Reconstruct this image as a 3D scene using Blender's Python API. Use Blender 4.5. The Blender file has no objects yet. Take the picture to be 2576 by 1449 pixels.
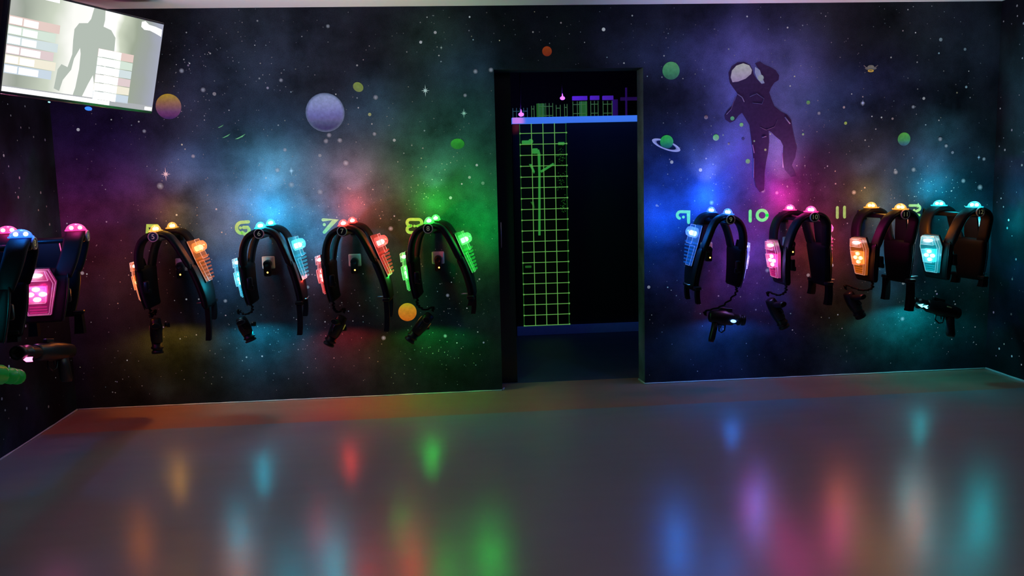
import bpy, bmesh, math, random
from mathutils import Vector, Matrix, noise as mnoise
random.seed(7)
S = bpy.context.scene
C = S.collection
PI = math.pi

# ------------------------------------------------------------------ camera
F, YAW, PITCH, ROLL = 2201.6, 0.0841, -0.1275, -0.0251
CX, CZ, D = -0.2856, 1.4835, 5.9493
XL, XR, J1, J2 = -2.727, 3.6734, 0.131, 1.1416
H, DOOR_H = 2.6, 2.187
IW, IH = 2576.0, 1449.0

def cam_axes():
    cy, sy, cp, sp = math.cos(YAW), math.sin(YAW), math.cos(PITCH), math.sin(PITCH)
    f = Vector((sy * cp, cy * cp, sp)); r = Vector((cy, -sy, 0)); u = r.cross(f)
    cr, sr = math.cos(ROLL), math.sin(ROLL)
    return cr * r + sr * u, -sr * r + cr * u, f
AR, AU, AF = cam_axes()
CAM = Vector((CX, -D, CZ))

def ray(x, y):
    return AF * F + AR * (x - IW / 2) - AU * (y - IH / 2)
def at_y(x, y, Y=0.0):
    d = ray(x, y); return CAM + d * ((Y - CAM.y) / d.y)
def at_x(x, y, X):
    d = ray(x, y); return CAM + d * ((X - CAM.x) / d.x)

cd = bpy.data.cameras.new('camera')
cam = bpy.data.objects.new('camera', cd); C.objects.link(cam)
m = Matrix((AR, AU, -AF)).transposed().to_4x4(); m.translation = CAM
cam.matrix_world = m
cd.sensor_width = 36.0; cd.lens = F / IW * 36.0; cd.clip_start = 0.02
S.camera = cam

# ------------------------------------------------------------------ colour helpers
def lin1(c):
    c = c / 255.0
    return c / 12.92 if c <= 0.04045 else ((c + 0.055) / 1.055) ** 2.4
def lin(r, g, b):
    return (lin1(r), lin1(g), lin1(b))

# ------------------------------------------------------------------ materials
def mat(name):
    m = bpy.data.materials.new(name); m.use_nodes = True
    nt = m.node_tree; nt.nodes.clear()
    out = nt.nodes.new('ShaderNodeOutputMaterial')
    return m, nt, nt.nodes, nt.links, out

def pbr(name, col, rough=0.5, metal=0.0, spec=0.5, noise=0.0, nscale=40.0, emit=None, estr=0.0, bump=0.0):
    m, nt, N, L, out = mat(name)
    b = N.new('ShaderNodeBsdfPrincipled')
    b.inputs['Base Color'].default_value = (*col, 1)
    b.inputs['Roughness'].default_value = rough
    b.inputs['Metallic'].default_value = metal
    b.inputs['Specular IOR Level'].default_value = spec
    if emit:
        b.inputs['Emission Color'].default_value = (*emit, 1)
        b.inputs['Emission Strength'].default_value = estr
    if noise or bump:
        tc = N.new('ShaderNodeTexCoord'); nz = N.new('ShaderNodeTexNoise')
        nz.inputs['Scale'].default_value = nscale; nz.inputs['Detail'].default_value = 4
        L.new(tc.outputs['Object'], nz.inputs['Vector'])
        if noise:
            mx = N.new('ShaderNodeMix'); mx.data_type = 'RGBA'
            mx.inputs['A'].default_value = (*[c * (1 - noise) for c in col], 1)
            mx.inputs['B'].default_value = (*[min(1, c * (1 + noise)) for c in col], 1)
            L.new(nz.outputs['Fac'], mx.inputs['Factor']); L.new(mx.outputs['Result'], b.inputs['Base Color'])
        if bump:
            bp = N.new('ShaderNodeBump'); bp.inputs['Strength'].default_value = bump; bp.inputs['Distance'].default_value = 0.003
            L.new(nz.outputs['Fac'], bp.inputs['Height']); L.new(bp.outputs['Normal'], b.inputs['Normal'])
    L.new(b.outputs['BSDF'], out.inputs['Surface'])
    return m

def glow(name, col, strength):
    m, nt, N, L, out = mat(name)
    e = N.new('ShaderNodeEmission'); e.inputs['Color'].default_value = (*col, 1); e.inputs['Strength'].default_value = strength
    L.new(e.outputs['Emission'], out.inputs['Surface'])
    return m

def clear(name, tint=(0.95, 0.97, 1.0), frost=0.16, gloss=0.12, emit=None, estr=0.0):
    """clear moulded plastic: mostly see-through, slightly milky, glossy"""
    m, nt, N, L, out = mat(name)
    tr = N.new('ShaderNodeBsdfTransparent'); tr.inputs['Color'].default_value = (*tint, 1)
    tl = N.new('ShaderNodeBsdfTranslucent'); tl.inputs['Color'].default_value = (0.9, 0.92, 0.95, 1)
    gl = N.new('ShaderNodeBsdfGlossy'); gl.inputs['Roughness'].default_value = 0.12
    m1 = N.new('ShaderNodeMixShader'); m1.inputs[0].default_value = frost
    m2 = N.new('ShaderNodeMixShader'); m2.inputs[0].default_value = gloss
    L.new(tr.outputs[0], m1.inputs[1]); L.new(tl.outputs[0], m1.inputs[2])
    L.new(m1.outputs[0], m2.inputs[1]); L.new(gl.outputs[0], m2.inputs[2])
    last = m2.outputs[0]
    if emit:
        e = N.new('ShaderNodeEmission'); e.inputs['Color'].default_value = (*emit, 1); e.inputs['Strength'].default_value = estr
        ad = N.new('ShaderNodeAddShader'); L.new(last, ad.inputs[0]); L.new(e.outputs[0], ad.inputs[1]); last = ad.outputs[0]
    L.new(last, out.inputs['Surface'])
    return m

AMB = 0.10      # rough level of the light that falls on the mural
def paint_split(col):
    """a displayed paint colour -> (reflectance, blacklight fluorescence)"""
    c = lin(*col)
    alb = tuple(min(0.28, v / AMB) for v in c)
    em = tuple(max(0.0, v - AMB * a) for v, a in zip(c, alb))
    return alb, em

def mural_material():
    m, nt, N, L, out = mat('mural_paint')
    b = N.new('ShaderNodeBsdfPrincipled')
    b.inputs['Roughness'].default_value = 0.7; b.inputs['Specular IOR Level'].default_value = 0.08
    a = N.new('ShaderNodeAttribute'); a.attribute_name = 'Col'
    g = N.new('ShaderNodeAttribute'); g.attribute_name = 'Glow'
    tc = N.new('ShaderNodeTexCoord')
    n1 = N.new('ShaderNodeTexNoise'); n1.inputs['Scale'].default_value = 2.3; n1.inputs['Detail'].default_value = 8; n1.inputs['Roughness'].default_value = 0.62
    n2 = N.new('ShaderNodeTexNoise'); n2.inputs['Scale'].default_value = 190; n2.inputs['Detail'].default_value = 2
    L.new(tc.outputs['Object'], n1.inputs['Vector']); L.new(tc.outputs['Object'], n2.inputs['Vector'])
    r1 = N.new('ShaderNodeMapRange'); r1.inputs['From Min'].default_value = 0.3; r1.inputs['From Max'].default_value = 0.72
    r1.inputs['To Min'].default_value = 0.28; r1.inputs['To Max'].default_value = 1.95
    L.new(n1.outputs['Fac'], r1.inputs['Value'])
    r2 = N.new('ShaderNodeMapRange'); r2.inputs['From Min'].default_value = 0.3; r2.inputs['From Max'].default_value = 0.7
    r2.inputs['To Min'].default_value = 0.75; r2.inputs['To Max'].default_value = 1.3
    L.new(n2.outputs['Fac'], r2.inputs['Value'])
    mu = N.new('ShaderNodeMath'); mu.operation = 'MULTIPLY'
    L.new(r1.outputs[0], mu.inputs[0]); L.new(r2.outputs[0], mu.inputs[1])
    vm = N.new('ShaderNodeVectorMath'); vm.operation = 'SCALE'
    L.new(a.outputs['Color'], vm.inputs[0]); L.new(mu.outputs[0], vm.inputs['Scale'])
    L.new(vm.outputs[0], b.inputs['Base Color'])
    b.inputs['Emission Strength'].default_value = 1.0
    L.new(g.outputs['Color'], b.inputs['Emission Color'])
    bp = N.new('ShaderNodeBump'); bp.inputs['Strength'].default_value = 0.15; bp.inputs['Distance'].default_value = 0.002
    L.new(n2.outputs['Fac'], bp.inputs['Height']); L.new(bp.outputs['Normal'], b.inputs['Normal'])
    L.new(b.outputs[0], out.inputs['Surface'])
    return m

def figure_material():
    m, nt, N, L, out = mat('figure_paint')
    b = N.new('ShaderNodeBsdfPrincipled')
    b.inputs['Roughness'].default_value = 0.6; b.inputs['Specular IOR Level'].default_value = 0.2
    a = N.new('ShaderNodeAttribute'); a.attribute_name = 'Col'
    g = N.new('ShaderNodeAttribute'); g.attribute_name = 'Glow'
    tc = N.new('ShaderNodeTexCoord'); nz = N.new('ShaderNodeTexNoise'); nz.inputs['Scale'].default_value = 45; nz.inputs['Detail'].default_value = 5
    L.new(tc.outputs['Object'], nz.inputs['Vector'])
    r1 = N.new('ShaderNodeMapRange'); r1.inputs['From Min'].default_value = 0.3; r1.inputs['From Max'].default_value = 0.7
    r1.inputs['To Min'].default_value = 0.85; r1.inputs['To Max'].default_value = 1.12
    L.new(nz.outputs['Fac'], r1.inputs['Value'])
    for at, sock in ((a, 'Base Color'), (g, 'Emission Color')):
        vm = N.new('ShaderNodeVectorMath'); vm.operation = 'SCALE'
        L.new(at.outputs['Color'], vm.inputs[0]); L.new(r1.outputs[0], vm.inputs['Scale']); L.new(vm.outputs[0], b.inputs[sock])
    b.inputs['Emission Strength'].default_value = 1.0
    L.new(b.outputs[0], out.inputs['Surface'])
    return m

def floor_material():
    m, nt, N, L, out = mat('vinyl_floor')
    b = N.new('ShaderNodeBsdfPrincipled')
    tc = N.new('ShaderNodeTexCoord')
    mp = N.new('ShaderNodeMapping'); mp.inputs['Scale'].default_value = (1.1, 5.0, 1.0)
    L.new(tc.outputs['Object'], mp.inputs['Vector'])
    n1 = N.new('ShaderNodeTexNoise'); n1.inputs['Scale'].default_value = 2.2; n1.inputs['Detail'].default_value = 3; n1.inputs['Roughness'].default_value = 0.45
    L.new(mp.outputs[0], n1.inputs['Vector'])
    br = N.new('ShaderNodeTexBrick'); br.inputs['Scale'].default_value = 1.0
    br.inputs['Brick Width'].default_value = 1.2; br.inputs['Row Height'].default_value = 0.18; br.inputs['Mortar Size'].default_value = 0.0015
    br.inputs['Color1'].default_value = (0.96, 0.96, 0.96, 1); br.inputs['Color2'].default_value = (1.02, 1.01, 1.0, 1); br.inputs['Mortar'].default_value = (0.97, 0.97, 0.97, 1)
    L.new(tc.outputs['Object'], br.inputs['Vector'])
    cr = N.new('ShaderNodeMix'); cr.data_type = 'RGBA'
    cr.inputs['A'].default_value = (0.262, 0.238, 0.23, 1); cr.inputs['B'].default_value = (0.285, 0.26, 0.25, 1)
    L.new(n1.outputs['Fac'], cr.inputs['Factor'])
    mm = N.new('ShaderNodeMix'); mm.data_type = 'RGBA'; mm.blend_type = 'MULTIPLY'; mm.inputs['Factor'].default_value = 0.0
    L.new(cr.outputs['Result'], mm.inputs['A']); L.new(br.outputs['Color'], mm.inputs['B'])
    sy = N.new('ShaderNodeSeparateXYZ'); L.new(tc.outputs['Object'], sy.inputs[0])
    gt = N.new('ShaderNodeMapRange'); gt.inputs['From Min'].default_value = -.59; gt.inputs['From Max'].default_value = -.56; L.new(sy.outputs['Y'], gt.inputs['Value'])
    bd = N.new('ShaderNodeMix'); bd.data_type = 'RGBA'; bd.blend_type = 'MULTIPLY'; bd.inputs['B'].default_value = (1.6, .78, .52, 1)  # warm strip along the back wall: red light painted into the floor colour
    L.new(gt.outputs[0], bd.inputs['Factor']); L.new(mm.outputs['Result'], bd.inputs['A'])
    L.new(bd.outputs['Result'], b.inputs['Base Color'])
    rr = N.new('ShaderNodeMapRange'); rr.inputs['From Min'].default_value = 0.3; rr.inputs['From Max'].default_value = 0.7
    rr.inputs['To Min'].default_value = FLOOR_R[0]; rr.inputs['To Max'].default_value = FLOOR_R[1]
    L.new(n1.outputs['Fac'], rr.inputs['Value']); L.new(rr.outputs[0], b.inputs['Roughness'])
    b.inputs['Specular IOR Level'].default_value = 0.5
    mp2 = N.new('ShaderNodeMapping'); mp2.inputs['Scale'].default_value = (6.0, 20.0, 1.0)
    L.new(tc.outputs['Object'], mp2.inputs['Vector'])
    n2 = N.new('ShaderNodeTexNoise'); n2.inputs['Scale'].default_value = 1.6; n2.inputs['Detail'].default_value = 4
    L.new(mp2.outputs[0], n2.inputs['Vector'])
    bp = N.new('ShaderNodeBump'); bp.inputs['Strength'].default_value = 0.012; bp.inputs['Distance'].default_value = 0.002
    L.new(n2.outputs['Fac'], bp.inputs['Height'])
    L.new(b.outputs[0], out.inputs['Surface'])
    return m
FLOOR_R = (0.235, 0.268)

M = {}
M['mural'] = mural_material()
M['figure'] = figure_material()
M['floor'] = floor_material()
M['ceiling'] = pbr('ceiling_white', (0.78, 0.77, 0.78), 0.8, noise=0.04, nscale=30)
M['trim'] = pbr('sealant_white', (0.62, 0.62, 0.6), 0.45, noise=0.15, nscale=60)
M['black'] = pbr('matt_black_panel', (0.012, 0.012, 0.014), 0.55, noise=0.2, nscale=20)
M['blackgloss'] = pbr('black_gloss', (0.01, 0.01, 0.012), 0.18, noise=0.1)
M['fabric'] = pbr('black_padded_fabric', (0.006, 0.006, 0.0075), 0.62, spec=0.16, noise=0.3, nscale=220, bump=0.25)
M['web'] = pbr('black_webbing', (0.004, 0.004, 0.005), 0.7, spec=0.15, noise=0.35, nscale=350, bump=0.2)
M['plastic'] = pbr('black_plastic', (0.006, 0.006, 0.007), 0.36, spec=.35, noise=0.15)
M['white'] = pbr('white_plastic', (0.75, 0.75, 0.73), 0.35, noise=0.03)
M['chrome'] = pbr('buckle_metal', (0.6, 0.6, 0.62), 0.3, metal=1.0, noise=0.05)
M['clear'] = clear('clear_lens')
M['ring'] = pbr('badge_rim', (0.6, 0.62, 0.48), 0.35, noise=0.1)
M['badge'] = pbr('badge_face', (0.02, 0.022, 0.02), 0.25, noise=0.1)
M['badgetext'] = pbr('badge_ink', (0.75, 0.78, 0.5), 0.5, noise=0.02, emit=(0.6, 0.7, 0.3), estr=0.10)

# ------------------------------------------------------------------ object helpers
def link(o):
    C.objects.link(o); return o
def tag(o, label=None, cat=None, group=None, kind=None):
    if label: o['label'] = label
    if cat: o['category'] = cat
    if group: o['group'] = group
    if kind: o['kind'] = kind
    return o
def empty(name, loc=(0, 0, 0), rz=0.0):
    o = link(bpy.data.objects.new(name, None)); o.location = loc; o.rotation_euler = (0, 0, rz)
    o.empty_display_size = 0.05
    return o

class MB:
    """collects faces into one mesh; xf is applied to every point"""
    def __init__(s, xf=None):
        s.v = []; s.f = []; s.mi = []; s.c = []; s.g = []; s.sm = []; s.xf = xf
    def p(s, co, col=(0.5, 0.5, 0.5), gl=(0, 0, 0)):
        co = Vector(co)
        if s.xf is not None: co = s.xf(co)
        s.v.append(tuple(co)); s.c.append(col); s.g.append(gl)
        return len(s.v) - 1
    def face(s, idx, mi=0, smooth=False):
        s.f.append(tuple(idx)); s.mi.append(mi); s.sm.append(smooth)
    def rings(s, rings, closed=True, cap=True, mi=0, smooth=True, col=(0.5,) * 3, gl=(0, 0, 0)):
        ids = [[s.p(q, col, gl) for q in r] for r in rings]
        n = len(ids[0])
        for a, b in zip(ids, ids[1:]):
            for k in range(n if closed else n - 1):
                k2 = (k + 1) % n
                s.face((a[k], a[k2], b[k2], b[k]), mi, smooth)
        if cap:
            s.face(tuple(reversed(ids[0])), mi, False); s.face(tuple(ids[-1]), mi, False)
        return ids
    def box(s, c, size, mi=0, rot=None, bev=0.0):
        c = Vector(c); hx, hy, hz = [q / 2 for q in size]
        b = min(bev, hx * .9, hy * .9, hz * .9)
        R = rot or Matrix.Identity(3)
        if b <= 0:
            q = [(-hx, -hy), (hx, -hy), (hx, hy), (-hx, hy)]
            s.rings([[c + R @ Vector((x, y, z)) for x, y in q] for z in (-hz, hz)], mi=mi, smooth=False)
        else:
            def rr(ins):
                o = []
                X, Y = hx - ins, hy - ins
                for sx, sy, a0 in ((1, -1, -90), (1, 1, 0), (-1, 1, 90), (-1, -1, 180)):
                    for t in (0, 45, 90):
                        an = math.radians(a0 + t)
                        rad = max(b - ins, 0.0002)
                        o.append((sx * (hx - b) + rad * math.cos(an), sy * (hy - b) + rad * math.sin(an)))
                return o
            lv = [(-hz, b), (-hz + b * .3, b * .3), (-hz + b, 0), (hz - b, 0), (hz - b * .3, b * .3), (hz, b)]
            s.rings([[c + R @ Vector((x, y, z)) for x, y in rr(ins * .98)] for z, ins in lv], mi=mi, smooth=True)
    def tube(s, pts, r, n=8, mi=0, col=(0.5,) * 3, gl=(0, 0, 0)):
        pts = [Vector(q) for q in pts]
        rad = r if isinstance(r, (list, tuple)) else [r] * len(pts)
        rg = []
        t0 = (pts[1] - pts[0]).normalized()
        nrm = t0.orthogonal().normalized()
        for i, q in enumerate(pts):
            t = (pts[min(i + 1, len(pts) - 1)] - pts[max(i - 1, 0)]).normalized()
            nrm = (nrm - t * nrm.dot(t)).normalized(); bi = t.cross(nrm)
            rg.append([q + (nrm * math.cos(a) + bi * math.sin(a)) * rad[i] for a in [2 * PI * k / n for k in range(n)]])
        s.rings(rg, mi=mi, col=col, gl=gl)
    def ball(s, c, r, n=12, m=8, mi=0, axes=None, half=False):
        c = Vector(c); rx, ry, rz = r if isinstance(r, (list, tuple)) else (r, r, r)
        A = axes or Matrix.Identity(3)
        t0 = 0.0 if half else -PI / 2
        rg = []
        for j in range(m + 1):
            t = t0 + (PI / 2 - t0) * j / m
            t = min(max(t, -PI / 2 + .02), PI / 2 - .02)
            rg.append([c + A @ Vector((rx * math.cos(t) * math.cos(a), ry * math.cos(t) * math.sin(a), rz * math.sin(t)))
                       for a in [2 * PI * k / n for k in range(n)]])
        s.rings(rg, mi=mi)
    def build(s, name, mats, parent=None, attrs=False, recalc=True, label=None):
        me = bpy.data.meshes.new(name)
        me.from_pydata(s.v, [], s.f)
        mats = mats if isinstance(mats, (list, tuple)) else [mats]
        for k in mats: me.materials.append(k)
        me.polygons.foreach_set('material_index', s.mi)
        me.polygons.foreach_set('use_smooth', s.sm)
        if attrs:
            for nm, src in (('Col', s.c), ('Glow', s.g)):
                at = me.color_attributes.new(nm, 'FLOAT_COLOR', 'POINT')
                at.data.foreach_set('color', [x for q in src for x in (*q, 1.0)])
        if recalc:
            bm = bmesh.new(); bm.from_mesh(me); bmesh.ops.recalc_face_normals(bm, faces=bm.faces); bm.to_mesh(me); bm.free()
        me.update()
        o = link(bpy.data.objects.new(name, me))
        if parent: o.parent = parent
        if label: o['label'] = label
        return o

def light(name, kind, loc, col, power, parent=None, radius=0.01, direction=None, size=None, blend=0.6, area=None):
    d = bpy.data.lights.new(name, kind); d.color = col; d.energy = power
    if kind in ('POINT', 'SPOT'): d.shadow_soft_size = radius
    if kind == 'SPOT': d.spot_size = size; d.spot_blend = blend
    if kind == 'AREA':
        d.shape = 'RECTANGLE'; d.size, d.size_y = area
    o = link(bpy.data.objects.new(name, d)); o.location = loc
    if direction is not None: o.rotation_euler = Vector(direction).to_track_quat('-Z', 'Y').to_euler()
    if parent: o.parent = parent
    return o

def lerp(a, b, t): return tuple(x + (y - x) * t for x, y in zip(a, b))
def spline(pts, n):
    """Catmull-Rom through pts, n samples per span"""
    P = [Vector(q) for q in pts]; P = [2 * P[0] - P[1]] + P + [2 * P[-1] - P[-2]]
    out = []
    for i in range(1, len(P) - 2):
        for k in range(n):
            t = k / n
            a, b, c, d = P[i - 1:i + 3]
            out.append(0.5 * ((2 * b) + (c - a) * t + (2 * a - 5 * b + 4 * c - d) * t * t + (3 * b - a - 3 * c + d) * t ** 3))
    out.append(P[-2]); return out

# ------------------------------------------------------------------ mural
BASE = (0.029, 0.036, 0.052)
NEB_GLOW = [  # px, py, rx, ry, colour, weight (painted clouds, some with lamp glow put into the colour)
    (690, 425, 120, 80, (0.10, 0.42, 0.55), 1.0), (600, 500, 120, 90, (0.10, 0.22, 0.42), .8), (470, 415, 90, 50, (0.08, 0.2, 0.42), .7),
    (820, 470, 130, 90, (0.28, 0.30, 0.42), .8), (930, 440, 120, 90, (0.2, 0.16, 0.22), .5), (260, 490, 150, 70, (0.16, 0.10, 0.34), .8), (250, 350, 130, 90, (0.05, 0.05, 0.2), .7),
    (150, 560, 160, 120, (0.20, 0.05, 0.13), .5), (1080, 380, 150, 110, (0.06, 0.22, 0.20), .7), (1180, 300, 100, 120, (0.05, 0.18, 0.22), .7), (940, 260, 60, 60, (0.08, 0.2, 0.34), .7),
    (1170, 165, 80, 50, (0.07, 0.15, 0.3), .7), (1090, 100, 90, 70, (0.05, 0.11, 0.1), .6), (700, 120, 160, 110, (0.06, 0.09, 0.15), .6), (560, 230, 120, 90, (0.06, 0.11, 0.17), .6),
    (760, 320, 200, 60, (0.07, 0.14, 0.24), .7), (1130, 520, 150, 120, (0.05, 0.2, 0.14), .6), (1220, 520, 60, 120, (0.05, 0.28, 0.26), .7), (690, 560, 160, 70, (0.10, 0.24, 0.36), .6),
    (560, 650, 60, 120, (0.06, 0.16, 0.34), .7), (800, 620, 60, 80, (0.14, 0.22, 0.34), .6), (760, 760, 120, 120, (0.15, 0.07, 0.09), .3), (1000, 760, 120, 120, (0.06, 0.14, 0.09), .4),
    (1200, 760, 60, 90, (0.04, 0.14, 0.17), .5), (640, 870, 140, 90, (0.05, 0.16, 0.2), .6), (420, 880, 90, 80, (0.07, 0.12, 0.05), .5), (400, 990, 22, 30, (0.06, 0.13, 0.16), .8),
    (1700, 130, 140, 60, (0.06, 0.09, 0.19), .7), (1690, 480, 120, 130, (0.07, 0.14, 0.42), .8), (1640, 560, 60, 90, (0.07, 0.16, 0.5), .6),
    (1850, 230, 80, 130, (0.22, 0.24, 0.75), 1.0), (1990, 230, 70, 120, (0.18, 0.24, 0.62), .9), (1870, 370, 60, 70, (0.18, 0.22, 0.72), .9), (1960, 350, 40, 70, (0.26, 0.28, 0.62), .8),
    (1900, 160, 130, 60, (0.14, 0.15, 0.42), .8), (1850, 460, 100, 60, (0.12, 0.2, 0.5), .7), (1970, 440, 80, 60, (0.24, 0.12, 0.34), .6), (2090, 260, 90, 60, (0.08, 0.2, 0.42), .8),
    (2180, 220, 120, 60, (0.06, 0.10, 0.3), .7), (2370, 330, 60, 50, (0.07, 0.2, 0.26), .8), (2440, 150, 160, 90, (0.05, 0.08, 0.12), .6), (2270, 420, 160, 80, (0.07, 0.10, 0.2), .6),
    (2330, 460, 80, 70, (0.06, 0.2, 0.32), .6), (1900, 620, 110, 110, (0.24, 0.10, 0.34), .7), (2050, 640, 120, 110, (0.22, 0.15, 0.08), .6), (2200, 600, 60, 120, (0.10, 0.26, 0.5), .9),
    (2210, 720, 60, 80, (0.06, 0.18, 0.32), .7), (2110, 780, 80, 70, (0.10, 0.18, 0.06), .7), (2300, 820, 140, 80, (0.04, 0.2, 0.19), .8), (1980, 760, 90, 70, (0.10, 0.12, 0.3), .6),
    (1760, 740, 110, 70, (0.18, 0.07, 0.16), .5), (2000, 500, 120, 60, (0.2, 0.14, 0.26), .5), (2400, 640, 60, 90, (0.05, 0.12, 0.1), .5),
]
NEB_GLOW_W = []
for px, py, rx, ry, c, w in NEB_GLOW:
    q = at_y(px, py); NEB_GLOW_W.append((q.x, q.z, rx / 370.0, ry / 370.0, c, w))

def wall_colour(x, z, seed=0.0):
    n = mnoise.fractal(Vector((x * 1.3 + seed, z * 1.3, 3.1 + seed)), 0.9, 2.0, 4)
    n2 = mnoise.fractal(Vector((x * 2.1 + 9 + seed, z * 2.1, 7.7)), 0.9, 2.0, 3)
    k = 0.75 + 0.35 * n
    col = [BASE[0] * (k + .15 * n2), BASE[1] * (k), BASE[2] * (k + .25 * n2)]
    if seed == 0.0:
        wx, wz = x + .07 * n2, z + .07 * n
        for cx, cz, rx, ry, c, w in NEB_GLOW_W:
            d = ((wx - cx) / rx) ** 2 + ((wz - cz) / ry) ** 2
            if d < 5:
                t = w * math.exp(-d) * (0.75 + .35 * n)
                t = max(0.0, min(1.0, t))
                col = [a + (b - a) * t for a, b in zip(col, c)]
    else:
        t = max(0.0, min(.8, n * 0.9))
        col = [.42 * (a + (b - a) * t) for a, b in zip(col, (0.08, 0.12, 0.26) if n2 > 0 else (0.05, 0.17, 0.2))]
    return tuple(max(0.004, q) for q in col)

def wall_glow(x, z):
    n = mnoise.fractal(Vector((x * 1.6, z * 1.6, 2.2)), 0.9, 2.0, 4)
    g = [0, 0, 0]
    for cx, cz, rx, ry, c, w in NEB_GLOW_W:
        if c[2] > .5 or (cx < 0 and c[2] > .4):
            d = ((x - cx) / rx) ** 2 + ((z - cz) / ry) ** 2
            if d < 5:
                t = w * math.exp(-d) * max(.2, .8 + .5 * n) * .085
                g = [a + t * b for a, b in zip(g, c)]
    return tuple(g)

def disc(mb, o, ax, az, n0, r, col, gl=(0, 0, 0), seg=6, ry=None, rot=0.0, soft=None):
    """flat disc on a wall; soft = outer colour gives a feathered painted dot"""
    ry = ry or r
    ids = []
    c = mb.p(o, col, gl)
    for k in range(seg):
        a = 2 * PI * k / seg
        u, w = r * math.cos(a), ry * math.sin(a)
        u, w = u * math.cos(rot) - w * math.sin(rot), u * math.sin(rot) + w * math.cos(rot)
        ids.append(mb.p(o + ax * u + az * w, soft or col, (0, 0, 0) if soft else gl))
    for k in range(seg): mb.face((c, ids[k], ids[(k + 1) % seg]), 0)

STAR_COLS = [(205, 215, 225)] * 6 + [(150, 200, 225)] * 3 + [(225, 200, 215), (215, 215, 170), (170, 165, 220)]
def star(mb, o, ax, az, px, bright=1.0):
    c = random.choice(STAR_COLS); c = tuple(q * bright for q in c)
    alb, em = paint_split(c)
    em = tuple(q * STAR_GLOW for q in em)
    disc(mb, o, ax, az, None, px / 370.0, alb, em, 6 if px < 2 else 12, rot=random.random())
STAR_GLOW = 0.45

def wall_patch(mb, x0, x1, z0, z1, place, seed=0.0, step=0.03):
    nx = max(1, int((x1 - x0) / step)); nz = max(1, int((z1 - z0) / step))
    ids = [[mb.p(place(x0 + (x1 - x0) * i / nx, z0 + (z1 - z0) * j / nz), wall_colour(x0 + (x1 - x0) * i / nx, z0 + (z1 - z0) * j / nz, seed), wall_glow(x0 + (x1 - x0) * i / nx, z0 + (z1 - z0) * j / nz) if seed == 0.0 else (0, 0, 0)) for i in range(nx + 1)] for j in range(nz + 1)]
    for j in range(nz):
        for i in range(nx): mb.face((ids[j][i], ids[j][i + 1], ids[j + 1][i + 1], ids[j + 1][i]))

# back wall with door opening
WT = 0.185
mb = MB()
pl = lambda x, z: Vector((x, 0, z))
wall_patch(mb, XL, J1, 0, H, pl)
wall_patch(mb, J2, XR, 0, H, pl)
wall_patch(mb, J1, J2, DOOR_H, H, pl)
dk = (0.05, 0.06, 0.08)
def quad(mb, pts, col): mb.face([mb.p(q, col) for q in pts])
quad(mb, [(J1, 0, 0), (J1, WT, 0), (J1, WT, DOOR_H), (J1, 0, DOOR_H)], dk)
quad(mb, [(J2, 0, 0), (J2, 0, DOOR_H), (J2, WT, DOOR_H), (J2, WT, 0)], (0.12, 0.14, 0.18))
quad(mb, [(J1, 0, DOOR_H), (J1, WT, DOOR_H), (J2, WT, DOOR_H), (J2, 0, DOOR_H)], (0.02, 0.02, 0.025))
for a, b, z0, z1 in ((XL, J1, 0, H), (J2, XR, 0, H), (J1, J2, DOOR_H, H)):
    quad(mb, [(a, WT, z0), (a, WT, z1), (b, WT, z1), (b, WT, z0)], (0.015, 0.015, 0.02))
ax, az = Vector((1, 0, 0)), Vector((0, 0, 1))
def on_wall(x, z):
    return not (J1 - .02 < x < J2 + .02 and z < DOOR_H + .02)
def bstar(x, z, px, br):
    if on_wall(x, z): star(mb, Vector((x, -0.0012, z)), ax, az, px, br)
for k in range(1150):
    bstar(random.uniform(XL + .02, XR - .02), random.uniform(.06, H - .02), random.choice([.8, .9, 1.0, 1.2, 1.4]), random.uniform(.3, .75))
for k in range(230):
    bstar(random.uniform(XL + .02, XR - .02), random.uniform(.3, H - .04), random.uniform(1.5, 2.3), random.uniform(.55, .95))
for k in range(40):
    bstar(random.uniform(XL + .05, XR - .05), random.uniform(.5, H - .1), random.uniform(2.8, 4.6), random.uniform(.55, .95))
# clusters of splatter around the lamps
for px, py, sp in ((870, 520, 60), (1090, 480, 70), (1100, 890, 70), (700, 880, 80), (1130, 740, 60), (850, 770, 60), (690, 500, 70), (2340, 820, 60), (1950, 480, 70), (2350, 480, 50), (470, 230, 90), (560, 150, 90)):
    for k in range(40):
        q = at_y(random.gauss(px, sp), random.gauss(py, sp * .7)); bstar(q.x, q.z, random.uniform(.7, 1.5), random.uniform(.45, .95))
for px, py, r in ((403, 468, 7), (733, 465, 6), (698, 428, 5), (870, 410, 6), (805, 483, 6), (828, 340, 5), (820, 355, 5), (855, 353, 5), (717, 377, 4), (983, 575, 5), (707, 202, 4), (945, 245, 5), (942, 337, 4), (825, 66, 4),
                  (1170, 240, 4), (1196, 180, 5), (1235, 176, 5), (457, 178, 5), (511, 226, 5), (363, 330, 4), (486, 393, 4), (743, 598, 5), (1126, 743, 4), (1930, 680, 5), (2253, 433, 5), (2298, 427, 5), (2423, 455, 5), (2365, 350, 5),
                  (2170, 260, 5), (2380, 367, 4), (2297, 269, 4), (2475, 400, 4), (2060, 285, 4), (2465, 471, 6), (1790, 510, 5), (2148, 484, 5), (2450, 512, 4), (1919, 480, 5), (1954, 485, 4), (2270, 802, 5), (567, 757, 4), (1120, 845, 4), (965, 850, 5)):
    q = at_y(px, py); o = Vector((q.x, -0.0014, q.z)); b = wall_colour(q.x, q.z)
    alb, em = paint_split((165, 180, 205))
    disc(mb, o, ax, az, None, r * 1.25 / 370, alb, tuple(e * .4 for e in em), 12, soft=lerp(b, alb, .2))
wall_back = mb.build('wall_back', M['mural'], attrs=True, recalc=False); tag(wall_back, kind='structure')
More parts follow.
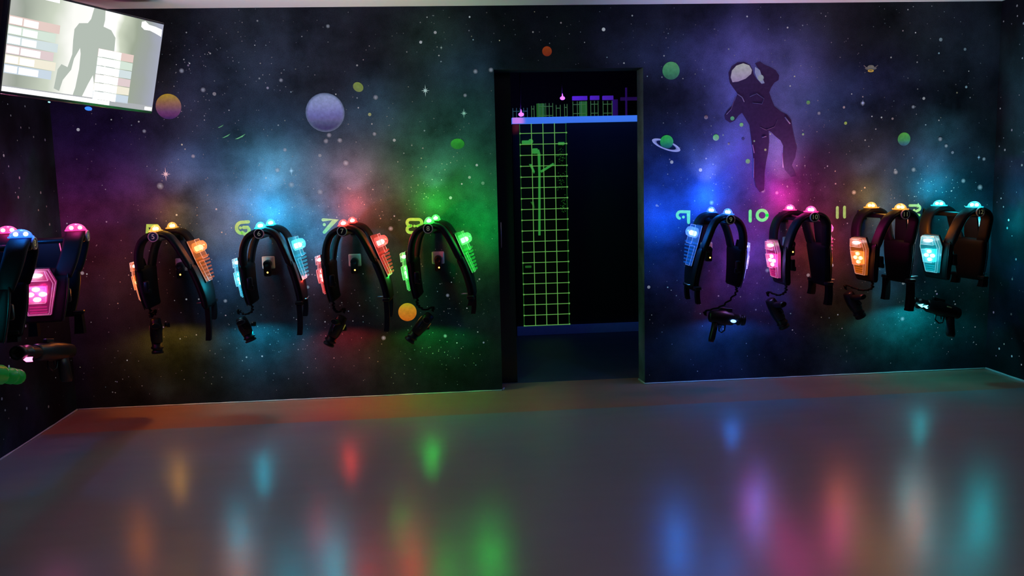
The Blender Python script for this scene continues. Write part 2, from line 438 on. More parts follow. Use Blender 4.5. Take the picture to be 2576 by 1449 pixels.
tag(wall_back, 'dark back wall painted with a star filled galaxy and a doorway')

# side walls
mb = MB()
wall_patch(mb, -2.75, 0.0, 0, H, lambda y, z: Vector((XL, y, z)), seed=5.0, step=.05)
for k in range(330):
    y, z = random.uniform(-2.6, -.03), random.uniform(.1, H - .05)
    star(mb, Vector((XL + .0012, y, z)), Vector((0, 1, 0)), az, random.choice([.9, 1.2, 1.6, 2.2, 3.2]), random.uniform(.25, .7))
quad(mb, [(XL, -6.6, 0), (XL, -2.75, 0), (XL, -2.75, H), (XL, -6.6, H)], (0.03, 0.04, 0.05))
wl = mb.build('wall_left', M['mural'], attrs=True, recalc=False); tag(wl, kind='structure')
mb = MB()
wall_patch(mb, -2.75, 0.0, 0, H, lambda y, z: Vector((XR, y, z)), seed=11.0, step=.05)
for k in range(330):
    y, z = random.uniform(-2.6, -.03), random.uniform(.1, H - .05)
    star(mb, Vector((XR - .0012, y, z)), Vector((0, 1, 0)), az, random.choice([.9, 1.2, 1.6, 2.2, 3.0]), random.uniform(.35, .85))
quad(mb, [(XR, -6.6, 0), (XR, -6.6, H), (XR, -2.75, H), (XR, -2.75, 0)], (0.03, 0.04, 0.05))
wr = mb.build('wall_right', M['mural'], attrs=True, recalc=False); tag(wr, kind='structure')

# floor, ceiling
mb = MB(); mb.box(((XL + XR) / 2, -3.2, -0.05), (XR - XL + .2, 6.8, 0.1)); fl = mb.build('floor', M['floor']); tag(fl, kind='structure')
mb = MB(); mb.box(((XL + XR) / 2, -3.2, H + .05), (XR - XL + .2, 6.8, 0.1)); ce = mb.build('ceiling', M['ceiling']); tag(ce, kind='structure')

# light sealant line at the foot of the walls
def strip(name, pts, r=.0055):
    mb = MB()
    mb.tube(pts, [r * random.uniform(.75, 1.2) for _ in pts], 6); o = mb.build(name, M['trim']); tag(o, kind='structure'); return o
strip('baseboard_back', [Vector((XL + .01 + (J1 - XL - .02) * k / 40, -.004, .004)) for k in range(41)] + [Vector((J1 + .012, .03, .005)), Vector((J1 + .014, .05, .006))])
strip('baseboard_back', [Vector((J2 - .012, .14, .004)), Vector((J2 - .006, .05, .004))] + [Vector((J2 + (XR - .01 - J2) * k / 40, -.004, .004)) for k in range(41)])
strip('baseboard_left', [Vector((XL + .004, -.01 - 2.6 * k / 30, .004)) for k in range(31)])
strip('baseboard_right', [Vector((XR - .004, -.01 - 2.6 * k / 30, .004)) for k in range(31)], .009)

# ---- painted figures on the wall: parts of the wall
def gcol(stops, t):
    t = max(0.0, min(1.0, t))
    for (a, ca), (b, cb) in zip(stops, stops[1:]):
        if t <= b: return lerp(ca, cb, (t - a) / (b - a))
    return stops[-1][1]
def relief(mb, pts, colfn, y=-.0025):
    """slightly raised painted shape from an outline in wall x,z"""
    fr = [mb.p((x, y, z), *paint_split(colfn(x, z))) for x, z in pts]
    bk = [mb.p((x, -.0003, z), *paint_split(colfn(x, z))) for x, z in pts]
    mb.face(fr)
    n = len(pts)
    for k in range(n): mb.face((fr[k], bk[k], bk[(k + 1) % n], fr[(k + 1) % n]))

def planet(px, py, r, stops, label, ry=None, rot=0.0, name='painted_planet', rim=None):
    q = at_y(px, py); R = r / 370.0; RY = (ry or r) / 370.0
    mb = MB(); n, m = 28, 7
    ctr = None
    rings = []
    for j in range(m, 0, -1):
        row = []
        for k in range(n):
            a = 2 * PI * k / n; t = j / m
            u, w = R * t * math.cos(a), RY * t * math.sin(a)
            cc = gcol(stops, .5 - .5 * (t * math.sin(a)))
            if rim and j == m: cc = rim
            u, w = u * math.cos(rot) - w * math.sin(rot), u * math.sin(rot) + w * math.cos(rot)
            row.append(mb.p((q.x + u, -.0012 - .002 * math.sqrt(max(0, 1 - t * t)), q.z + w), *paint_split(cc)))
        rings.append(row)
    for a, b in zip(rings, rings[1:]):
        for k in range(n): mb.face((a[k], a[(k + 1) % n], b[(k + 1) % n], b[k]), 0, True)
    mb.face(rings[-1], 0, True)
    return mb.build(name, M['figure'], wall_back, attrs=True, recalc=False, label=label)

planet(818, 283, 47, [(0, (112, 132, 168)), (.35, (98, 112, 168)), (.62, (52, 66, 136)), (.82, (30, 34, 72)), (1, (22, 22, 44))], 'large painted grey-blue moon', rim=(40, 62, 96))
planet(424, 268, 30, [(0, (150, 128, 30)), (.45, (110, 72, 50)), (.7, (70, 38, 80)), (1, (24, 18, 48))], 'painted olive and purple planet beside the television')
planet(901, 219, 13, [(0, (98, 122, 40)), (1, (62, 92, 36))], 'small painted olive planet', ry=11, rot=-.6)
planet(1151, 362, 17, [(0, (28, 140, 30)), (.6, (18, 92, 24)), (1, (14, 46, 20))], 'painted green planet left of the doorway', ry=13)
planet(1376, 129, 12, [(0, (120, 46, 12)), (1, (92, 28, 14))], 'small painted orange planet above the doorway')
planet(1688, 178, 22, [(0, (52, 128, 66)), (.6, (36, 104, 44)), (1, (24, 62, 36))], 'painted green planet right of the doorway')
planet(2274, 350, 17, [(0, (44, 132, 34)), (.6, (30, 104, 40)), (.85, (24, 52, 76)), (1, (22, 34, 64))], 'painted green planet with a blue underside')
planet(1025, 785, 23, [(0, (150, 150, 24)), (.3, (182, 122, 28)), (1, (176, 84, 22))], 'painted orange planet low beside the gun')
for px, py, r, c in ((1801, 346, 8, (70, 158, 70)), (1842, 298, 7, (48, 140, 66)), (1865, 314, 5, (92, 160, 90)), (1881, 406, 6, (92, 156, 84)), (1925, 377, 4, (120, 140, 60)), (2033, 258, 5, (60, 130, 64)), (2127, 310, 4, (120, 150, 50)), (1897, 355, 3, (100, 140, 90)), (2020, 338, 3, (90, 140, 100)), (930, 288, 4, (130, 140, 90)), (1776, 295, 5, (84, 66, 60)), (1833, 362, 3, (90, 80, 100)), (1869, 349, 4, (34, 36, 78))):
    planet(px, py, r, [(0, c), (1, tuple(v * .75 for v in c))], None, name='painted_asteroid')
# ringed planet
q = at_y(1677, 357)
mb = MB(); ids = []
for k in range(40):
    a = 2 * PI * k / 40
    row = []
    for s_ in (1.0, .84, .68):
        u, w = .105 * s_ * math.cos(a), .031 * s_ * math.sin(a)
        rr_ = -.36
        row.append(mb.p((q.x - .004 + u * math.cos(rr_) - w * math.sin(rr_), -.0018 if math.sin(a) > 0 else -.0052, q.z - .022 + u * math.sin(rr_) + w * math.cos(rr_)), *paint_split((128, 138, 200) if s_ != .68 else (74, 82, 140))))
    ids.append(row)
for k in range(40):
    a, b = ids[k], ids[(k + 1) % 40]
    mb.face((a[0], b[0], b[1], a[1])); mb.face((a[1], b[1], b[2], a[2]))
ring = mb.build('painted_planet_ring', M['figure'], wall_back, attrs=True, recalc=False, label='painted lilac planet ring')
sat = planet(1677, 357, 17, [(0, (34, 152, 36)), (.5, (26, 128, 40)), (.85, (18, 74, 44)), (1, (16, 50, 40))], 'painted green ringed planet')
sat.location.y = -.001

# astronaut (traced at 3.813 px per photo px from 1780,120)
def wp(x, y):
    q = at_y(1780 + x / 3.813, 120 + y / 3.813); return (q.x, q.z)
BODY = [(205, 300), (200, 240), (230, 180), (285, 142), (350, 136), (405, 165), (432, 215), (440, 255), (470, 300), (520, 350), (545, 340), (520, 280), (500, 215), (470, 175), (455, 150), (500, 130), (540, 160), (600, 185), (650, 215), (685, 265), (680, 310), (640, 335), (610, 380), (590, 430), (610, 490), (640, 560), (700, 610), (760, 640), (800, 690), (810, 760), (830, 860), (855, 960), (840, 1050), (805, 1130), (830, 1180), (850, 1230), (800, 1240), (740, 1170), (720, 1080), (725, 940), (700, 890), (650, 850), (610, 810), (585, 795), (590, 900), (580, 1000), (560, 1100), (545, 1200), (545, 1290), (540, 1370), (500, 1385), (460, 1330), (445, 1250), (440, 1100), (430, 980), (415, 850), (400, 740), (370, 690), (330, 625), (300, 645), (260, 700), (215, 720), (170, 690), (160, 650), (190, 600), (230, 560), (265, 500), (285, 440), (250, 390), (215, 340)]
VISOR = [(220, 285), (232, 220), (275, 172), (340, 150), (398, 170), (424, 215), (416, 252), (362, 298), (292, 325), (238, 332)]
PACK = [(455, 185), (500, 215), (520, 280), (545, 340), (515, 345), (478, 300), (452, 240)]
mb = MB()
relief(mb, [wp(*k) for k in BODY], lambda x, z: (20, 14, 30))
astro = mb.build('painted_astronaut', M['figure'], wall_back, attrs=True, recalc=False, label='painted dark floating astronaut')
mb = MB()
zt, zb = wp(300, 150)[1], wp(300, 330)[1]
relief(mb, [wp(*k) for k in VISOR], lambda x, z: lerp((128, 112, 150), (142, 150, 142), (z - zb) / (zt - zb)), -.0045)
mb.build('visor', M['figure'], astro, attrs=True, recalc=False, label='pale painted helmet visor')
mb = MB()
relief(mb, [wp(*k) for k in PACK], lambda x, z: (96, 108, 146), -.004)
disc(mb, Vector((wp(508, 290)[0], -.0046, wp(508, 290)[1])), ax, az, None, .021, *paint_split((108, 124, 130)), 14)
mb.build('shoulder_panel', M['figure'], astro, attrs=True, recalc=False, label='lighter painted panel on the shoulder')
mb = MB()
for pts, w_, c in (([(285, 445), (330, 475), (350, 520)], 7, (66, 50, 100)), ([(265, 470), (225, 590), (180, 640)], 6, (58, 42, 88)), ([(405, 470), (470, 440), (540, 490), (520, 540), (430, 530)], 6, (32, 34, 66)), ([(740, 665), (790, 730)], 12, (58, 58, 100)), ([(430, 930), (445, 1010)], 8, (110, 66, 140)), ([(520, 860), (560, 850)], 10, (58, 44, 92)), ([(500, 760), (560, 790), (640, 760), (670, 690)], 4, (52, 40, 74)), ([(715, 1010), (722, 1150)], 7, (120, 60, 140)), ([(442, 1060), (440, 1250)], 6, (90, 66, 150))):
    P = [Vector((wp(*k)[0], -.0035, wp(*k)[1])) for k in pts]
    mb.tube(P, w_ / 3.813 / 370 * .5, 6, col=paint_split(c)[0], gl=paint_split(c)[1])
mb.build('suit_outline', M['figure'], astro, attrs=True, label='violet painted suit highlights')

# saucer ship, darts, sparkle stars
def spx(px, py, y=-.003): q = at_y(px, py); return Vector((q.x, y, q.z))
mb = MB()
c0 = spx(2190, 172)
disc(mb, c0, ax, az, None, .042, *paint_split((64, 70, 66)), 16, ry=.012)
disc(mb, c0 + Vector((0, -.0006, .010)), ax, az, None, .024, *paint_split((78, 80, 70)), 14, ry=.012)
disc(mb, c0 + Vector((0, -.001, -.017)), ax, az, None, .022, *paint_split((168, 132, 40)), 14, ry=.009)
disc(mb, c0 + Vector((0, -.0014, -.016)), ax, az, None, .014, *paint_split((92, 78, 40)), 12, ry=.004)
for s_ in (-1, 1):
    mb.tube([c0 + Vector((.03 * s_, 0, .004)), c0 + Vector((.05 * s_, 0, .02))], .003, 6, col=paint_split((74, 76, 70))[0])
mb.build('painted_spaceship', M['figure'], wall_back, attrs=True, recalc=False, label='small painted grey and gold saucer')
for px, py, s_ in ((569, 342, 1.0), (604, 344, 1.3), (555, 318, .7)):
    mb = MB(); o = spx(px, py)
    pts = [(-.026, -.012), (-.004, -.002), (.028, .014), (.012, -.001), (-.012, -.011)]
    alb, em = paint_split((56, 150, 84))
    mb.face([mb.p(o + Vector((u * s_, 0, w * s_)), alb, em) for u, w in pts])
    mb.face([mb.p(o + Vector((u * s_, .0022, w * s_)), alb, em) for u, w in reversed(pts)])
    mb.build('painted_dart', M['figure'], wall_back, attrs=True, recalc=False, label='tiny painted green dart ship')
for px, py, r, c in ((417, 438, 17, (196, 160, 170)), (1070, 228, 15, (150, 178, 178)), (1167, 285, 13, (120, 178, 160)), (733, 430, 11, (150, 200, 225)), (2170, 259, 9, (130, 140, 190)), (2462, 396, 8, (110, 150, 180)), (1110, 120, 6, (120, 140, 140))):
    mb = MB(); o = spx(px, py, -.0022); alb, em = paint_split(c)
    cc = mb.p(o, alb, em); ids = []
    for k in range(16):
        a = PI / 2 + 2 * PI * k / 16
        rr_ = r / 370 * (1.0 if k % 4 == 0 else (.5 if k % 4 == 2 else .17)); rr_ *= (.7 if k % 8 == 4 else 1)
        ids.append(mb.p(o + Vector((rr_ * math.cos(a), 0, rr_ * math.sin(a))), alb, em))
    for k in range(16): mb.face((cc, ids[k], ids[(k + 1) % 16]))
    mb.build('painted_sparkle', M['figure'], wall_back, attrs=True, recalc=False)

# ---- bay numbers painted in blacklight green
def strokes(name, label, strk, dots, ztop, zbot, top=(138, 182, 46), bot=(50, 188, 68)):
    mb = MB()
    def cf(z):
        t = (ztop - z) / (ztop - zbot); return paint_split(lerp(top, bot, max(0, min(1, t))))
    for pts, w in strk:
        P = [spx(x, y, -.003) for x, y in pts]
        hw = w / 370 / 2
        n = len(P); L_, R_ = [], []
        for i in range(n):
            t = (P[min(i + 1, n - 1)] - P[max(i - 1, 0)]); t.y = 0; t.normalize()
            nn = Vector((-t.z, 0, t.x))
            k = 1.0
            if 0 < i < n - 1:
                d1 = (P[i] - P[i - 1]); d1.y = 0; d1.normalize()
                k = 1 / max(.5, abs(d1.dot(t)))
            L_.append(P[i] + nn * hw * k); R_.append(P[i] - nn * hw * k)
        def cap(c, d0):
            o = []
            for j in range(1, 6):
                a = PI * j / 6
                o.append(c + Matrix.Rotation(a, 3, 'Y') @ d0)
            return o
        for i in range(n - 1):
            q = [L_[i], L_[i + 1], R_[i + 1], R_[i]]
            mb.face([mb.p(v, *cf(v.z)) for v in q])
            b = [v + Vector((0, .0025, 0)) for v in q]
            for k in range(4): mb.face([mb.p(v, *cf(v.z)) for v in (q[k], q[(k + 1) % 4], b[(k + 1) % 4], b[k])])
        for c in (P[0], P[-1]):
            disc(mb, c + Vector((0, -.0001, 0)), ax, az, None, hw, *cf(c.z), 14)
    for x, y, r in dots:
        c = spx(x, y, -.003); disc(mb, c, ax, az, None, r / 370, *cf(c.z), 16)
    return mb.build(name, M['figure'], wall_back, attrs=True, recalc=False, label=label)
def arc(cx, cy, r, a0, a1, n=10, ry=None):
    return [(cx + r * math.cos(math.radians(a0 + (a1 - a0) * k / n)), cy + (ry or r) * math.sin(math.radians(a0 + (a1 - a0) * k / n))) for k in range(n + 1)]
def num(n, strk, dots, y0, y1, **k): strokes('painted_number', 'blacklight green painted number %s' % n, strk, dots, at_y(1000, y0).z, at_y(1000, y1).z, **k)
W_ = 8.0
num('5', [([(396, 568), (371, 568), (371, 582), (388, 582)] + arc(388, 590, 8, -90, 90, 8) + [(371, 598)], W_)], [(380, 590, 3)], 564, 602)
num('6', [([(625, 558), (610, 559)] + arc(609, 573, 14, -100, -260, 10), W_), ([(613, 572), (624, 572)] + arc(618, 580, 9, -30, 150, 8), W_)], [(605, 573, 3.6)], 554, 588)
num('7', [([(813, 553), (844, 553), (816, 584)], W_)], [(816, 565, 4)], 550, 588)
num('8', [(arc(1032, 560, 8, 90, 270, 8) + arc(1053, 560, 8, -90, 90, 8) + [(1050, 568)] + arc(1053, 577, 8, -90, 90, 8) + arc(1032, 577, 8, 90, 270, 8) + [(1034, 568)], 7.5)], [(1042.5, 568.5, 3.4)], 548, 588)
num('9', [(arc(1712, 541, 8.5, 110, 270, 8) + [(1732, 533), (1732, 560)], 7.5)], [(1719, 546, 3.8)], 528, 564, top=(120, 210, 70), bot=(88, 205, 74))
num('10', [([(1887, 531), (1887, 556)], W_), (arc(1917, 541.5, 12.5, 0, 360, 24), W_)], [], 524, 560, top=(140, 215, 60), bot=(48, 220, 80))
num('11', [([(2106, 522), (2106, 547)], 7.5), ([(2124, 521), (2124, 546)], 7.5)], [], 520, 552, top=(165, 160, 45), bot=(60, 170, 60))
num('12', [([(2273, 519), (2273, 543)], 7.5), ([(2288, 517), (2308, 517)] + arc(2308, 523, 6, -90, 60, 6) + [(2305, 531)], 6.6), ([(2288, 531), (2289, 541), (2312, 541)], 6.6)], [(2299, 529, 3.6)], 512, 545, top=(160, 170, 48), bot=(110, 190, 56))

# ------------------------------------------------------------------ vests
LED_MATS = {}
def led_mats(key, col, hot):
    if key not in LED_MATS:
        white = lerp(col, (1, 1, 1), hot)
        LED_MATS[key] = dict(
            led=glow('led_' + key, white, 8.0), signal=glow('signal_' + key, lerp(col, (1, 1, 1), .12), 5.0), dome=clear('dome_' + key, lerp(col, (1, 1, 1), .5), .16, .12, col, DOME_EMIT),
            lens=clear('lens_' + key, lerp(col, (1, 1, 1), .75), .11, .10, col, LENS_EMIT), guide=clear('light_guide_' + key, col, .3, .05, col, GUIDE_EMIT),
            edge=clear('lens_edge_' + key, (1, 1, 1), .5, .2, lerp(col, (.85, .8, 1), .3), EDGE_EMIT))
    return LED_MATS[key]
DOME_EMIT, LENS_EMIT, GUIDE_EMIT, EDGE_EMIT = .42, .12, 1.3, .22
M['whiteled'] = glow('white_led', (1, .97, 1), 9.0)

COLS = {  # lamp light colour, how white the LED core looks
    'amber': ((1.0, .44, .04), .22), 'orange': ((1.0, .24, .01), .16), 'cyan': ((.0, .72, 1.0), .45), 'red': ((1.0, .05, .03), .35), 'green': ((.02, 1.0, .08), .35),
    'blue': ((.01, .22, 1.0), .4), 'pink': ((1.0, .03, .36), .45), 'azure': ((.0, .8, .95), .45)}

P_WHITE = [(-.108, -.505), (-.118, -.455), (-.127, -.38), (-.131, -.29), (-.126, -.20), (-.108, -.125), (-.072, -.066), (0, -.034)]
P_BULB = [(0, -.034), (.066, -.046), (.104, -.088), (.130, -.145), (.163, -.235), (.195, -.33), (.218, -.43), (.226, -.52)]

class Prof:
    def __init__(s, pts, n=4):
        s.q = spline([(a, b, 0) for a, b in pts], n)
    def frame(s, i):
        a, b = s.q[max(i - 1, 0)], s.q[min(i + 1, len(s.q) - 1)]
        t = (b - a).normalized(); return s.q[i], t, Vector((-t.y, t.x, 0))

def band(mb, prof, i0, i1, vfun, th, mi=0):
    """padded band following a profile in u,w between v limits given by vfun(w)"""
    rg = []
    for i in range(i0, i1 + 1):
        c, t, n = prof.frame(i)
        k = (i - i0) / max(1, i1 - i0)
        v0, v1 = vfun(c.y, k)
        e = 1.0
        if i == i0 or i == i1: e = .45
        hv, hn, vc = (v1 - v0) / 2, th / 2 * e, (v0 + v1) / 2
        rr = min(hn, hv)
        sec = []
        for sx, sy, a0 in ((1, -1, -90), (1, 1, 0), (-1, 1, 90), (-1, -1, 180)):
            for a in (0, 30, 60, 90):
                an = math.radians(a0 + a); sec.append((sx * (hv - rr) + rr * math.cos(an), sy * (hn - rr) + rr * math.sin(an)))
        rg.append([Vector((c.x + n.x * b, -(vc + a), c.y + n.y * b)) for a, b in sec])
    mb.rings(rg, mi=mi)

VF, VN, VC, SHW = .115, .455, .273, .050     # far strap, near strap, centre, strap half width
GLYPH = {}
def glyph_mesh(txt, size):
    if (txt, size) not in GLYPH:
        cu = bpy.data.curves.new('glyph', 'FONT'); cu.body = txt; cu.size = size; cu.align_x = 'CENTER'; cu.align_y = 'CENTER'; cu.extrude = .0008
        o = bpy.data.objects.new('glyph', cu); C.objects.link(o)
        dg = bpy.context.evaluated_depsgraph_get()
        me = bpy.data.meshes.new_from_object(o.evaluated_get(dg)); bpy.data.objects.remove(o); me.name = 'badge_number'
        GLYPH[(txt, size)] = me
    return GLYPH[(txt, size)]

def make_vest(number, loc, rz, dome_key, pack_key, label, mirror=False, flare=1.0, straps=((.13, .66), (.40, .62)), squash=1.0, cable_to=None, bulb_key=None, swing=0.0):
    PB = [(u if u < .11 else .104 + (u - .104) * flare, w) for u, w in P_BULB]
    dk_ = led_mats(dome_key, *COLS[dome_key]); pk = led_mats(pack_key, *COLS[pack_key]); bk = led_mats(bulb_key or dome_key, *COLS[bulb_key or dome_key])
    sg = -1 if mirror else 1
    cs, sn = math.cos(swing), math.sin(swing)
    def xf(p):
        u, w = p.x * squash, p.z
        u, w = u * cs - w * sn, u * sn + w * cs
        return Vector((u * sg, p.y, w))
    root = empty('laser_tag_vest', loc, rz)
    tag(root, label, 'vest', 'laser tag vests on the wall pegs')
    pw, pb = Prof(P_WHITE), Prof(PB)
    full = Prof(P_WHITE[:-1] + PB); NQ = len(full.q)
    iw = next(i for i in range(NQ) if full.q[i].y > -.27); ib = max(i for i in range(NQ) if full.q[i].y > -.27)
    # shoulder straps
    for vc in (VN, VF):
        mb = MB(xf)
        tow = (VC - vc) * .36
        band(mb, full, iw, ib, lambda w, k: (vc - SHW + tow * abs(2 * k - 1) ** 3, vc + SHW + tow * abs(2 * k - 1) ** 3), .036)
        # stitched ridge
        st = mb.build('shoulder_strap', M['fabric'], root)
        # pair of LEDs under a clear dome
        mb = MB(xf)
        mb.ball((.0, -vc, -.020), (.031, .054, .040), 20, 8, half=True)
        mb.box((0, -vc, -.017), (.058, .104, .008), 0, bev=.003)
        dm = mb.build('shoulder_lamp', dk_['dome'], st, label='clear %s dome lamp' % dome_key)
        for s_ in (-1, 1):
            mb = MB(xf); mb.ball((0, -vc + .022 * s_, -.004), (.0125, .0115, .011), 12, 8); mb.build('lamp_bulb', dk_['led'], st)
        light('dome_beam', 'SPOT', xf(Vector((0, -vc, .030))), lerp(COLS[dome_key][0], (1, .9, 1), .6), P_BEAM * DOME_GAIN.get(dome_key, 1), st, .012, (0, 0, 1), math.radians(78), 1.0)
        light('dome_light', 'POINT', xf(Vector((0, -vc, .070))), COLS[dome_key][0], P_DOME * DOME_GAIN.get(dome_key, 1), st, .012)
    # panels
    def pv(w, k):
        t = max(0, min(1, (-w - .24) / .28))
        a = .118 + .045 * t * t; return (a, .548 - a - .012 * t)
    i2 = len(pw.q) - 1
    e = max(i for i in range(len(pw.q)) if pw.q[i].y < -.225)
    mb = MB(xf); band(mb, pw, 0, e, pv, .044); fp = mb.build('front_panel', M['fabric'], root)
    s0 = min(i for i in range(len(pb.q)) if pb.q[i].y < -.225)
    mb = MB(xf); band(mb, pb, s0, len(pb.q) - 1, pv, .044); bp_ = mb.build('back_panel', M['fabric'], root)
    # piping along the near edges
    for pr, a, b, nm in ((pw, 0, e, fp), (pb, s0, len(pb.q) - 1, bp_)):
        mb = MB(xf)
        P = []
        for i in range(a, b + 1):
            c, t, n = pr.frame(i); v1 = pv(c.y, 0)[1]
            P.append(Vector((c.x + n.x * .019, -(v1 - .004), c.y + n.y * .019)))
        mb.tube(P, .0035, 6); mb.build('piping', M['plastic'], nm)

    # --- front sensor: coffin shaped lens with white lamp and LED cluster
    th = math.radians(-7)
    base = Vector((-.131 - .022, -VC, -.335)); dn = Vector((math.sin(-th) * -1 * -1, 0, -math.cos(th)))
    dn = Vector((.12, 0, -1)).normalized(); out = Vector((-1, 0, -.12)).normalized(); va = Vector((0, -1, 0))
    def L3(a, b, c): return base + va * (a * 1.14) - dn * b + out * c
    mb = MB(xf)
    OUT = [(-.062, .128), (.062, .128), (.088, .055), (.05, -.125), (-.05, -.125), (-.088, .055)]
    mb.rings([[L3(a * 1.04, b * 1.04, c) for a, b in OUT] for c in (-.006, .006)], smooth=False)
    fs = mb.build('front_sensor', M['plastic'], root)
    mb = MB(xf)
    mb.rings([[L3(a, b, .006) for a, b in OUT], [L3(a * .97, b * .98, .026) for a, b in OUT], [L3(a * .86, b * .92, .034) for a, b in OUT]], smooth=False, mi=0)
    TR = [(-.052, .040), (.052, .040), (.040, -.055), (-.040, -.055)]
    mb.rings([[L3(a, b, .03) for a, b in TR], [L3(a * .92, b * .92, .052) for a, b in TR], [L3(a * .7, b * .7, .058) for a, b in TR]], smooth=False, mi=0)
    HD = [(-.05, .122), (.05, .122), (.062, .07), (-.062, .07)]
    mb.rings([[L3(a, b, .03) for a, b in HD], [L3(a * .93, b, .046) for a, b in HD]], smooth=False, mi=0)
    for b in (-.075, -.09, -.105):
        mb.rings([[L3(a, b + s_, c) for a, c in ((-.038, .03), (.038, .03), (.036, .04), (-.036, .04))] for s_ in (-.003, .003)], smooth=False, mi=0)
    for poly, c, k in ((OUT, .0345, .86), (OUT, .026, .97), (TR, .052, .92), (HD, .046, .93)):
        P = [L3(a * k, b * (k if poly is TR else (.98 if c < .03 else (.92 if poly is OUT else 1))), c) for a, b in poly]
        for i in range(len(P)): mb.tube([P[i], P[(i + 1) % len(P)]], .0016, 5, mi=1)
    mb.build('lens_cover', [pk['lens'], pk['edge']], fs, label='clear %s lens' % pack_key)
    mb = MB(xf); mb.rings([[L3(a * .9, b * .9, c) for a, b in TR] for c in (.012, .024)], smooth=False); mb.build('light_guide', pk['guide'], fs)
    for a, b in ((0, .022), (-.027, -.006), (.027, -.006), (0, -.034)):
        mb = MB(xf)
        mb.rings([[L3(a + .0175 * math.cos(t) * k, b + .0125 * math.sin(t) * k, c) for t in [2 * PI * j / 10 for j in range(10)]] for c, k in ((.026, 1), (.036, .95), (.041, .5))])
        mb.build('indicator_bulb', pk['led'], fs)
    mb = MB(xf)
    mb.rings([[L3(.036 * math.cos(t) * k, .097 + .010 * math.sin(t) * k, c) for t in [2 * PI * j / 14 for j in range(14)]] for c, k in ((.026, 1), (.038, .95), (.043, .5))])
    mb.build('white_lamp', M['whiteled'], fs)
    light('front_light', 'POINT', xf(L3(0, -.006, .15)), COLS[pack_key][0], P_PACK * GAIN.get(pack_key, 1), fs, .02)
    light('white_light', 'SPOT', xf(L3(0, .097, .052)), (1, .97, 1), P_WHITE_LED, fs, .012, xf(out) - xf(Vector()), math.radians(150), .8)

    # --- back sensor: ribbed clear block under a fat bulb
    j_ = min(range(len(pb.q)), key=lambda i: abs(pb.q[i].y + .245)); c_, t_, n2_ = pb.frame(j_)
    dn2 = Vector((t_.x, 0, t_.y)); out2 = Vector((n2_.x, 0, n2_.y)); base2 = Vector((c_.x, -VC, c_.y)) + out2 * .022
    def L4(a, b, c): return base2 + va * a - dn2 * b + out2 * c
    mb = MB(xf)
    OB = [(-.058, .140), (.058, .140), (.066, .02), (.046, -.140), (-.046, -.140), (-.066, .02)]
    mb.rings([[L4(a * 1.04, b * 1.02, c) for a, b in OB] for c in (-.006, .005)], smooth=False)
    bs = mb.build('back_sensor', M['plastic'], root)
    mb = MB(xf)
    UP = [(-.056, .138), (.056, .138), (.062, -.005), (-.062, -.005)]
    mb.rings([[L4(a, b, .005) for a, b in UP], [L4(a * .96, .010 + b * .88, .052) for a, b in UP]], smooth=False)
    for k in range(7):
        b = .02 - .023 * k - .005; w_ = .056 - .0022 * k
        mb.rings([[L4(a, b + s_, c) for a, c in ((-w_, .005), (w_, .005), (w_ * .94, .066 - .004 * k), (-w_ * .94, .066 - .004 * k))] for s_ in (-.006, .005)], smooth=False)
    LO = [(-.060, -.005), (.060, -.005), (.045, -.138), (-.045, -.138)]
    mb.rings([[L4(a, b, .005) for a, b in LO], [L4(a * .95, b, .022) for a, b in LO]], smooth=False)
    for poly, c, k in ((UP, .052, .96), (LO, .022, .95)):
        P = [L4(a * k, (.010 + b * .88) if poly is UP else b, c) for a, b in poly]
        for i in range(4): mb.tube([P[i], P[(i + 1) % 4]], .0016, 5, mi=1)
    mb.tube([L4(.060, .135, .006), L4(.064, .0, .006), L4(.047, -.138, .006)], .002, 5, mi=1)
    mb.build('ribbed_lens', [bk['lens'], bk['edge']], bs, label='clear ribbed %s lens' % (bulb_key or dome_key))
    mb = MB(xf)
    mb.rings([[L4(.044 * math.cos(t) * k, .082 + .034 * math.sin(t) * k, c) for t in [2 * PI * j / 16 for j in range(16)]] for c, k in ((.014, 1), (.066, 1), (.082, .85), (.090, .45))])
    mb.build('bulb_cover', bk['dome'], bs, label='fat %s bulb cover' % (bulb_key or dome_key))
    mb = MB(xf)
    mb.rings([[L4(.028 * math.cos(t) * k, .076 + .017 * math.sin(t) * k, c) for t in [2 * PI * j / 12 for j in range(12)]] for c, k in ((.020, 1), (.056, .95), (.066, .5))])
    mb.build('large_bulb', bk['led'], bs)
    light('back_light', 'POINT', xf(L4(0, .080, .17)), COLS[bulb_key or dome_key][0], P_BULB_W * GAIN.get(bulb_key or dome_key, 1), bs, .02)

    # --- number badge on the outer shoulder edge
    mb = MB(xf)
    bc = Vector((.0, -(VN + SHW + .002), -.050))
    def ringpts(r, y): return [Vector((bc.x + r * math.cos(t), bc.y - y, bc.z + r * math.sin(t))) for t in [2 * PI * j / 24 for j in range(24)]]
    mb.rings([ringpts(.031, 0), ringpts(.031, .008), ringpts(.029, .011), ringpts(.026, .011), ringpts(.026, .007)], mi=0)
    mb.rings([ringpts(.0262, .001), ringpts(.0262, .0075)], mi=1, smooth=False)
    bd = mb.build('number_badge', [M['ring'], M['badge']], root, label='round badge reading %s' % number)
    g = link(bpy.data.objects.new('badge_number', glyph_mesh(number, .042))); g.data.materials.clear(); g.data.materials.append(M['badgetext'])
    g.parent = bd; q = xf(bc + Vector((0, -.0085, 0))); g.location = q; g.rotation_euler = (PI / 2, 0, 0)

    # --- side release buckle on the inside of the front panel, hanging belt webbing on the back panel
    mb = MB(xf); mb.box((-.098, -.40, -.365), (.030, .045, .075), bev=.008); mb.box((-.083, -.40, -.392), (.018, .03, .03), bev=.005); mb.build('buckle', M['plastic'], fp)
